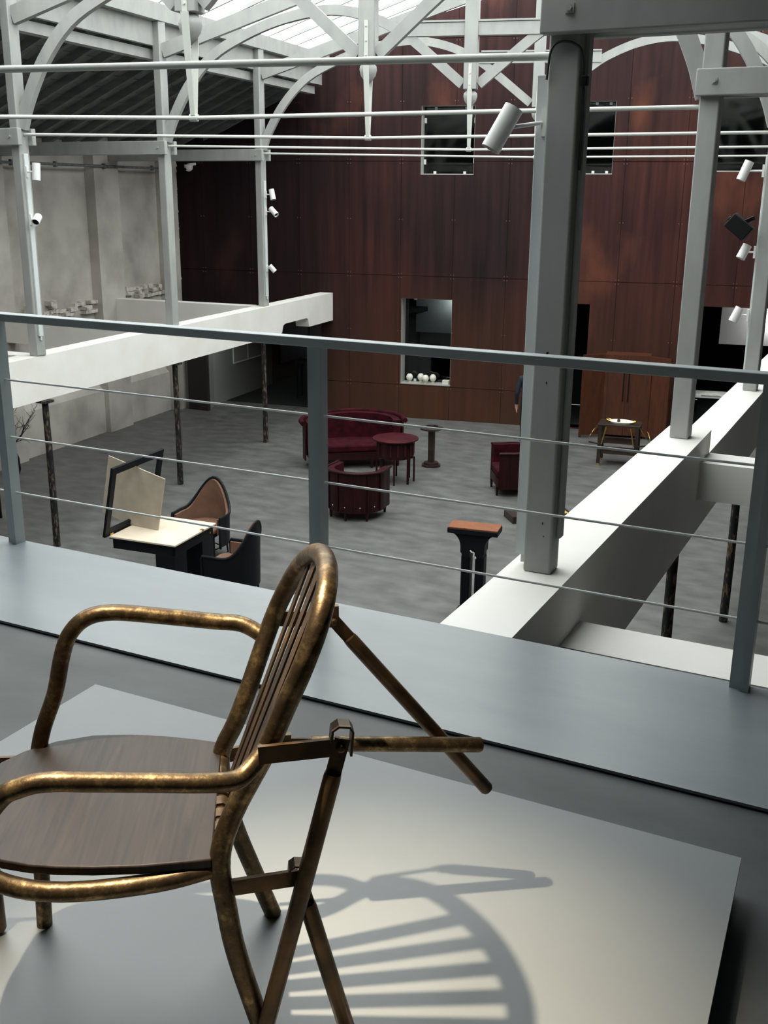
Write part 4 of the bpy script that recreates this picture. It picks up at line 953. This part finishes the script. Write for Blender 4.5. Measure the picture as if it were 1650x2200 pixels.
# passage furnishings
mb = MB()
pc_ = thing('wall_niche', 'small lit glazed niche in the white passage wall', 'niche', ps(1.98, -.005, .82), math.atan2(dpas[1], dpas[0]))
MB().box((-.72, -.02, 0), (.72, 0, .6)).build('frame', WHT, pc_)
for x in (-.37, .37): MB().box((x-.33, -.03, .04), (x+.33, -.021, .56)).build('pane', mat('milky_pane', rgb(150, 148, 140), .3), pc_)
t_ = thing('painting', 'large deep blue painting on the ochre passage wall', 'painting', ps(4.55, -.08, .5), math.atan2(dpas[1], dpas[0]))
MB().box((-.9, -.03, 0), (.9, .03, 1.2)).build('canvas', PAINTG, t_); 
for a, b in (((-.93, -.035, -.03), (.93, .02, 0)), ((-.93, -.035, 1.2), (.93, .02, 1.23)), ((-.93, -.035, 0), (-.9, .02, 1.2)), ((.9, -.035, 0), (.93, .02, 1.2))): MB().box(a, b).build('frame_bar', EBON, t_)
t_ = thing('console_table', 'tall thin black console table in the dark passage', 'table', (-12.83, 21.7, 0), WAZ)
MB().box((-.3, -.2, .86), (.3, .2, .92)).build('top', EBON, t_)
for x in (-.25, .25):
    for y in (-.16, .16): MB().tube([(x, y, .86), (x, y, 0)], .03, 8, rs=[.035, .018]).build('leg', EBON, t_)
# white board and dry branches behind the left railing upright
qb_ = onz(-6, 1110, .02)
r = thing('display_board', 'white display board standing at the far left edge behind the railing', 'board', (qb_[0]-.05, qb_[1], 0), math.radians(6))
MB().box((-.9, 0, .02), (.09, .03, .62)).build('panel', WHITE, r); MB().box((-.93, -.003, 0), (.115, .033, .02)).build('foot_rail', BLK, r); MB().box((.09, .0, .02), (.115, .03, .62)).build('edge_strip', BLK, r)
bp_ = onz(31, 1020, 0)
r = thing('dry_branches', 'bare dry branches in a vase by the plaster wall at far left', 'branches', bp_)
MB().lathe([(.09, 0), (.12, .1), (.11, .3), (.06, .45), (.07, .5), (.06, .5), (.05, .45)], n=18).build('vase', EBON, r)
rb = random.Random(5); tw = MB()
def branch(p, d, L_, r_, k):
    pts = [p]
    for i in range(4): d = d+V(rb.uniform(-.35, .35), rb.uniform(-.35, .35), rb.uniform(-.15, .2)); d /= np.linalg.norm(d); pts.append(pts[-1]+d*L_/4)
    tw.tube(pts, r_, 5, rs=[r_, r_*.85, r_*.7, r_*.55, r_*.4])
    if k:
        for i in (1, 2, 3, 4): branch(pts[i], d+V(rb.uniform(-.9, .9), rb.uniform(-.9, .9), rb.uniform(-.4, .6)), L_*.55, r_*.6, k-1)
for a in range(4): branch(V(0, 0, .45), V(.35*math.cos(a*1.6)+.15, .3*math.sin(a*1.6), .8), .6, .012, 2)
tag(tw.build('twigs', DWOOD, r), kind='stuff')
tag(MB().lathe([(.0, 0), (.055, 0), (.06, .01), (.05, .02), (0, .022)], n=16).build('floor_outlet', BLK, loc=onz(465, 1003, .003)), 'small black outlet on the floor behind the tan armchair', 'outlet')

# visitor standing behind the big near post
q = onz(1131, 962, 0)
pn = thing('person', 'person in navy jacket and black trousers, almost hidden behind the big near post', 'person', (q[0], q[1], 0), math.radians(205))
J = dict(pel=(0, 0, .93), che=(0, .02, 1.28), nk=(0, .0, 1.47), hb=(0, .02, 1.54), ht=(0, .015, 1.68))
vs, es, rd = [], [], []
def jv(p, r_):
    vs.append(p); rd.append(r_); return len(vs)-1
def lk(*a):
    for x, y in zip(a[:-1], a[1:]): es.append((x, y))
pe_ = jv((0, 0, .95), (.155, .11)); ws = jv((0, .01, 1.1), (.14, .1)); cs = jv((0, .01, 1.3), (.17, .115)); nb = jv((0, 0, 1.44), (.075, .065)); nt_ = jv((0, -.01, 1.52), (.052, .055)); hc = jv((0, -.02, 1.6), (.072, .088)); hh = jv((0, -.01, 1.69), (.062, .075))
lk(pe_, ws, cs, nb, nt_, hc, hh)
for sx in (-1, 1):
    h1 = jv((sx*.09, 0, .86), (.09, .09)); k1 = jv((sx*.095, -.01, .48), (.058, .062)); a1_ = jv((sx*.095, .02, .09), (.04, .045)); f1 = jv((sx*.1, -.13, .035), (.04, .032)); lk(pe_, h1, k1, a1_, f1)
    s1_ = jv((sx*.17, .01, 1.38), (.062, .062)); e1 = jv((sx*.235, .03, 1.1), (.048, .048)); w1 = jv((sx*.23, -.04, .86), (.032, .032)); h2 = jv((sx*.225, -.06, .79), (.022, .04)); lk(cs, s1_, e1, w1, h2)
    for k in range(4):
        y = -.09+k*.022; g1 = jv((sx*.225, y, .745), (.0095, .0095)); g2 = jv((sx*.215, y+.004, .70+.006*(k % 3)), (.0085, .0085)); lk(h2, g1, g2)
    g1 = jv((sx*.205, -.1, .79), (.011, .011)); g2 = jv((sx*.195, -.115, .75), (.009, .009)); lk(h2, g1, g2)
me = bpy.data.meshes.new('body'); me.from_pydata(vs, es, []); ob = bpy.data.objects.new('body', me); C.objects.link(ob)
ob.modifiers.new('skin', 'SKIN'); ss_ = ob.modifiers.new('sub', 'SUBSURF'); ss_.levels = ss_.render_levels = 2
for sv, r_ in zip(me.skin_vertices[0].data, rd): sv.radius = r_
me.skin_vertices[0].data[0].use_root = True
bpy.context.view_layer.update()
dg = bpy.context.evaluated_depsgraph_get(); nm = bpy.data.meshes.new_from_object(ob.evaluated_get(dg)); bpy.data.objects.remove(ob)
nm.name = 'body'
for m_ in (SKIN, JACK, TROU, BLK): nm.materials.append(m_)
zmin = min(v.co.z for v in nm.vertices)
for v in nm.vertices: v.co.z -= zmin
for p in nm.polygons:
    z_ = p.center.z; x_ = abs(p.center.x); p.use_smooth = True
    p.material_index = 3 if z_ < .075 else (0 if (z_ > 1.475 or (z_ < .86 and x_ > .18)) else (1 if z_ > .88 or x_ > .2 else 2))
bo = bpy.data.objects.new('body', nm); C.objects.link(bo); bo.parent = pn
hm = MB().lathe([(.0, .11), (.05, .1), (.082, .06), (.09, .0), (.082, -.05), (.07, -.08)], (0, .0, 1.645-zmin), 18); hm.v = [(x, y*1.15+.012, z_+max(0, -y-.02)*.5) for x, y, z_ in hm.v]; hm.build('hair', HAIR, pn)
fc_ = MB().lathe([(0, .03), (.012, .018), (.016, 0)], (0, -.095, 1.585-zmin), 8, axis=(V(1, 0, 0), V(0, 0, 1), V(0, -1, 0))); fc_.build('nose', SKIN, pn)
for sx in (-1, 1):
    MB().lathe([(0, .006), (.009, .003), (.012, 0)], (sx*.03, -.094, 1.612-zmin), 8, axis=(V(1, 0, 0), V(0, 0, 1), V(0, -1, 0))).build('eye', BLK, pn)
    MB().lathe([(0, .012), (.02, .006), (.024, 0)], (sx*.074, -.01, 1.6-zmin), 8, axis=(V(0, 1, 0), V(0, 0, 1), V(sx, 0, 0))).build('ear', SKIN, pn)
MB().box((-.022, -.104, 1.548-zmin), (.022, -.09, 1.556-zmin)).build('mouth', mat('lip', rgb(150, 90, 84), .5), pn)
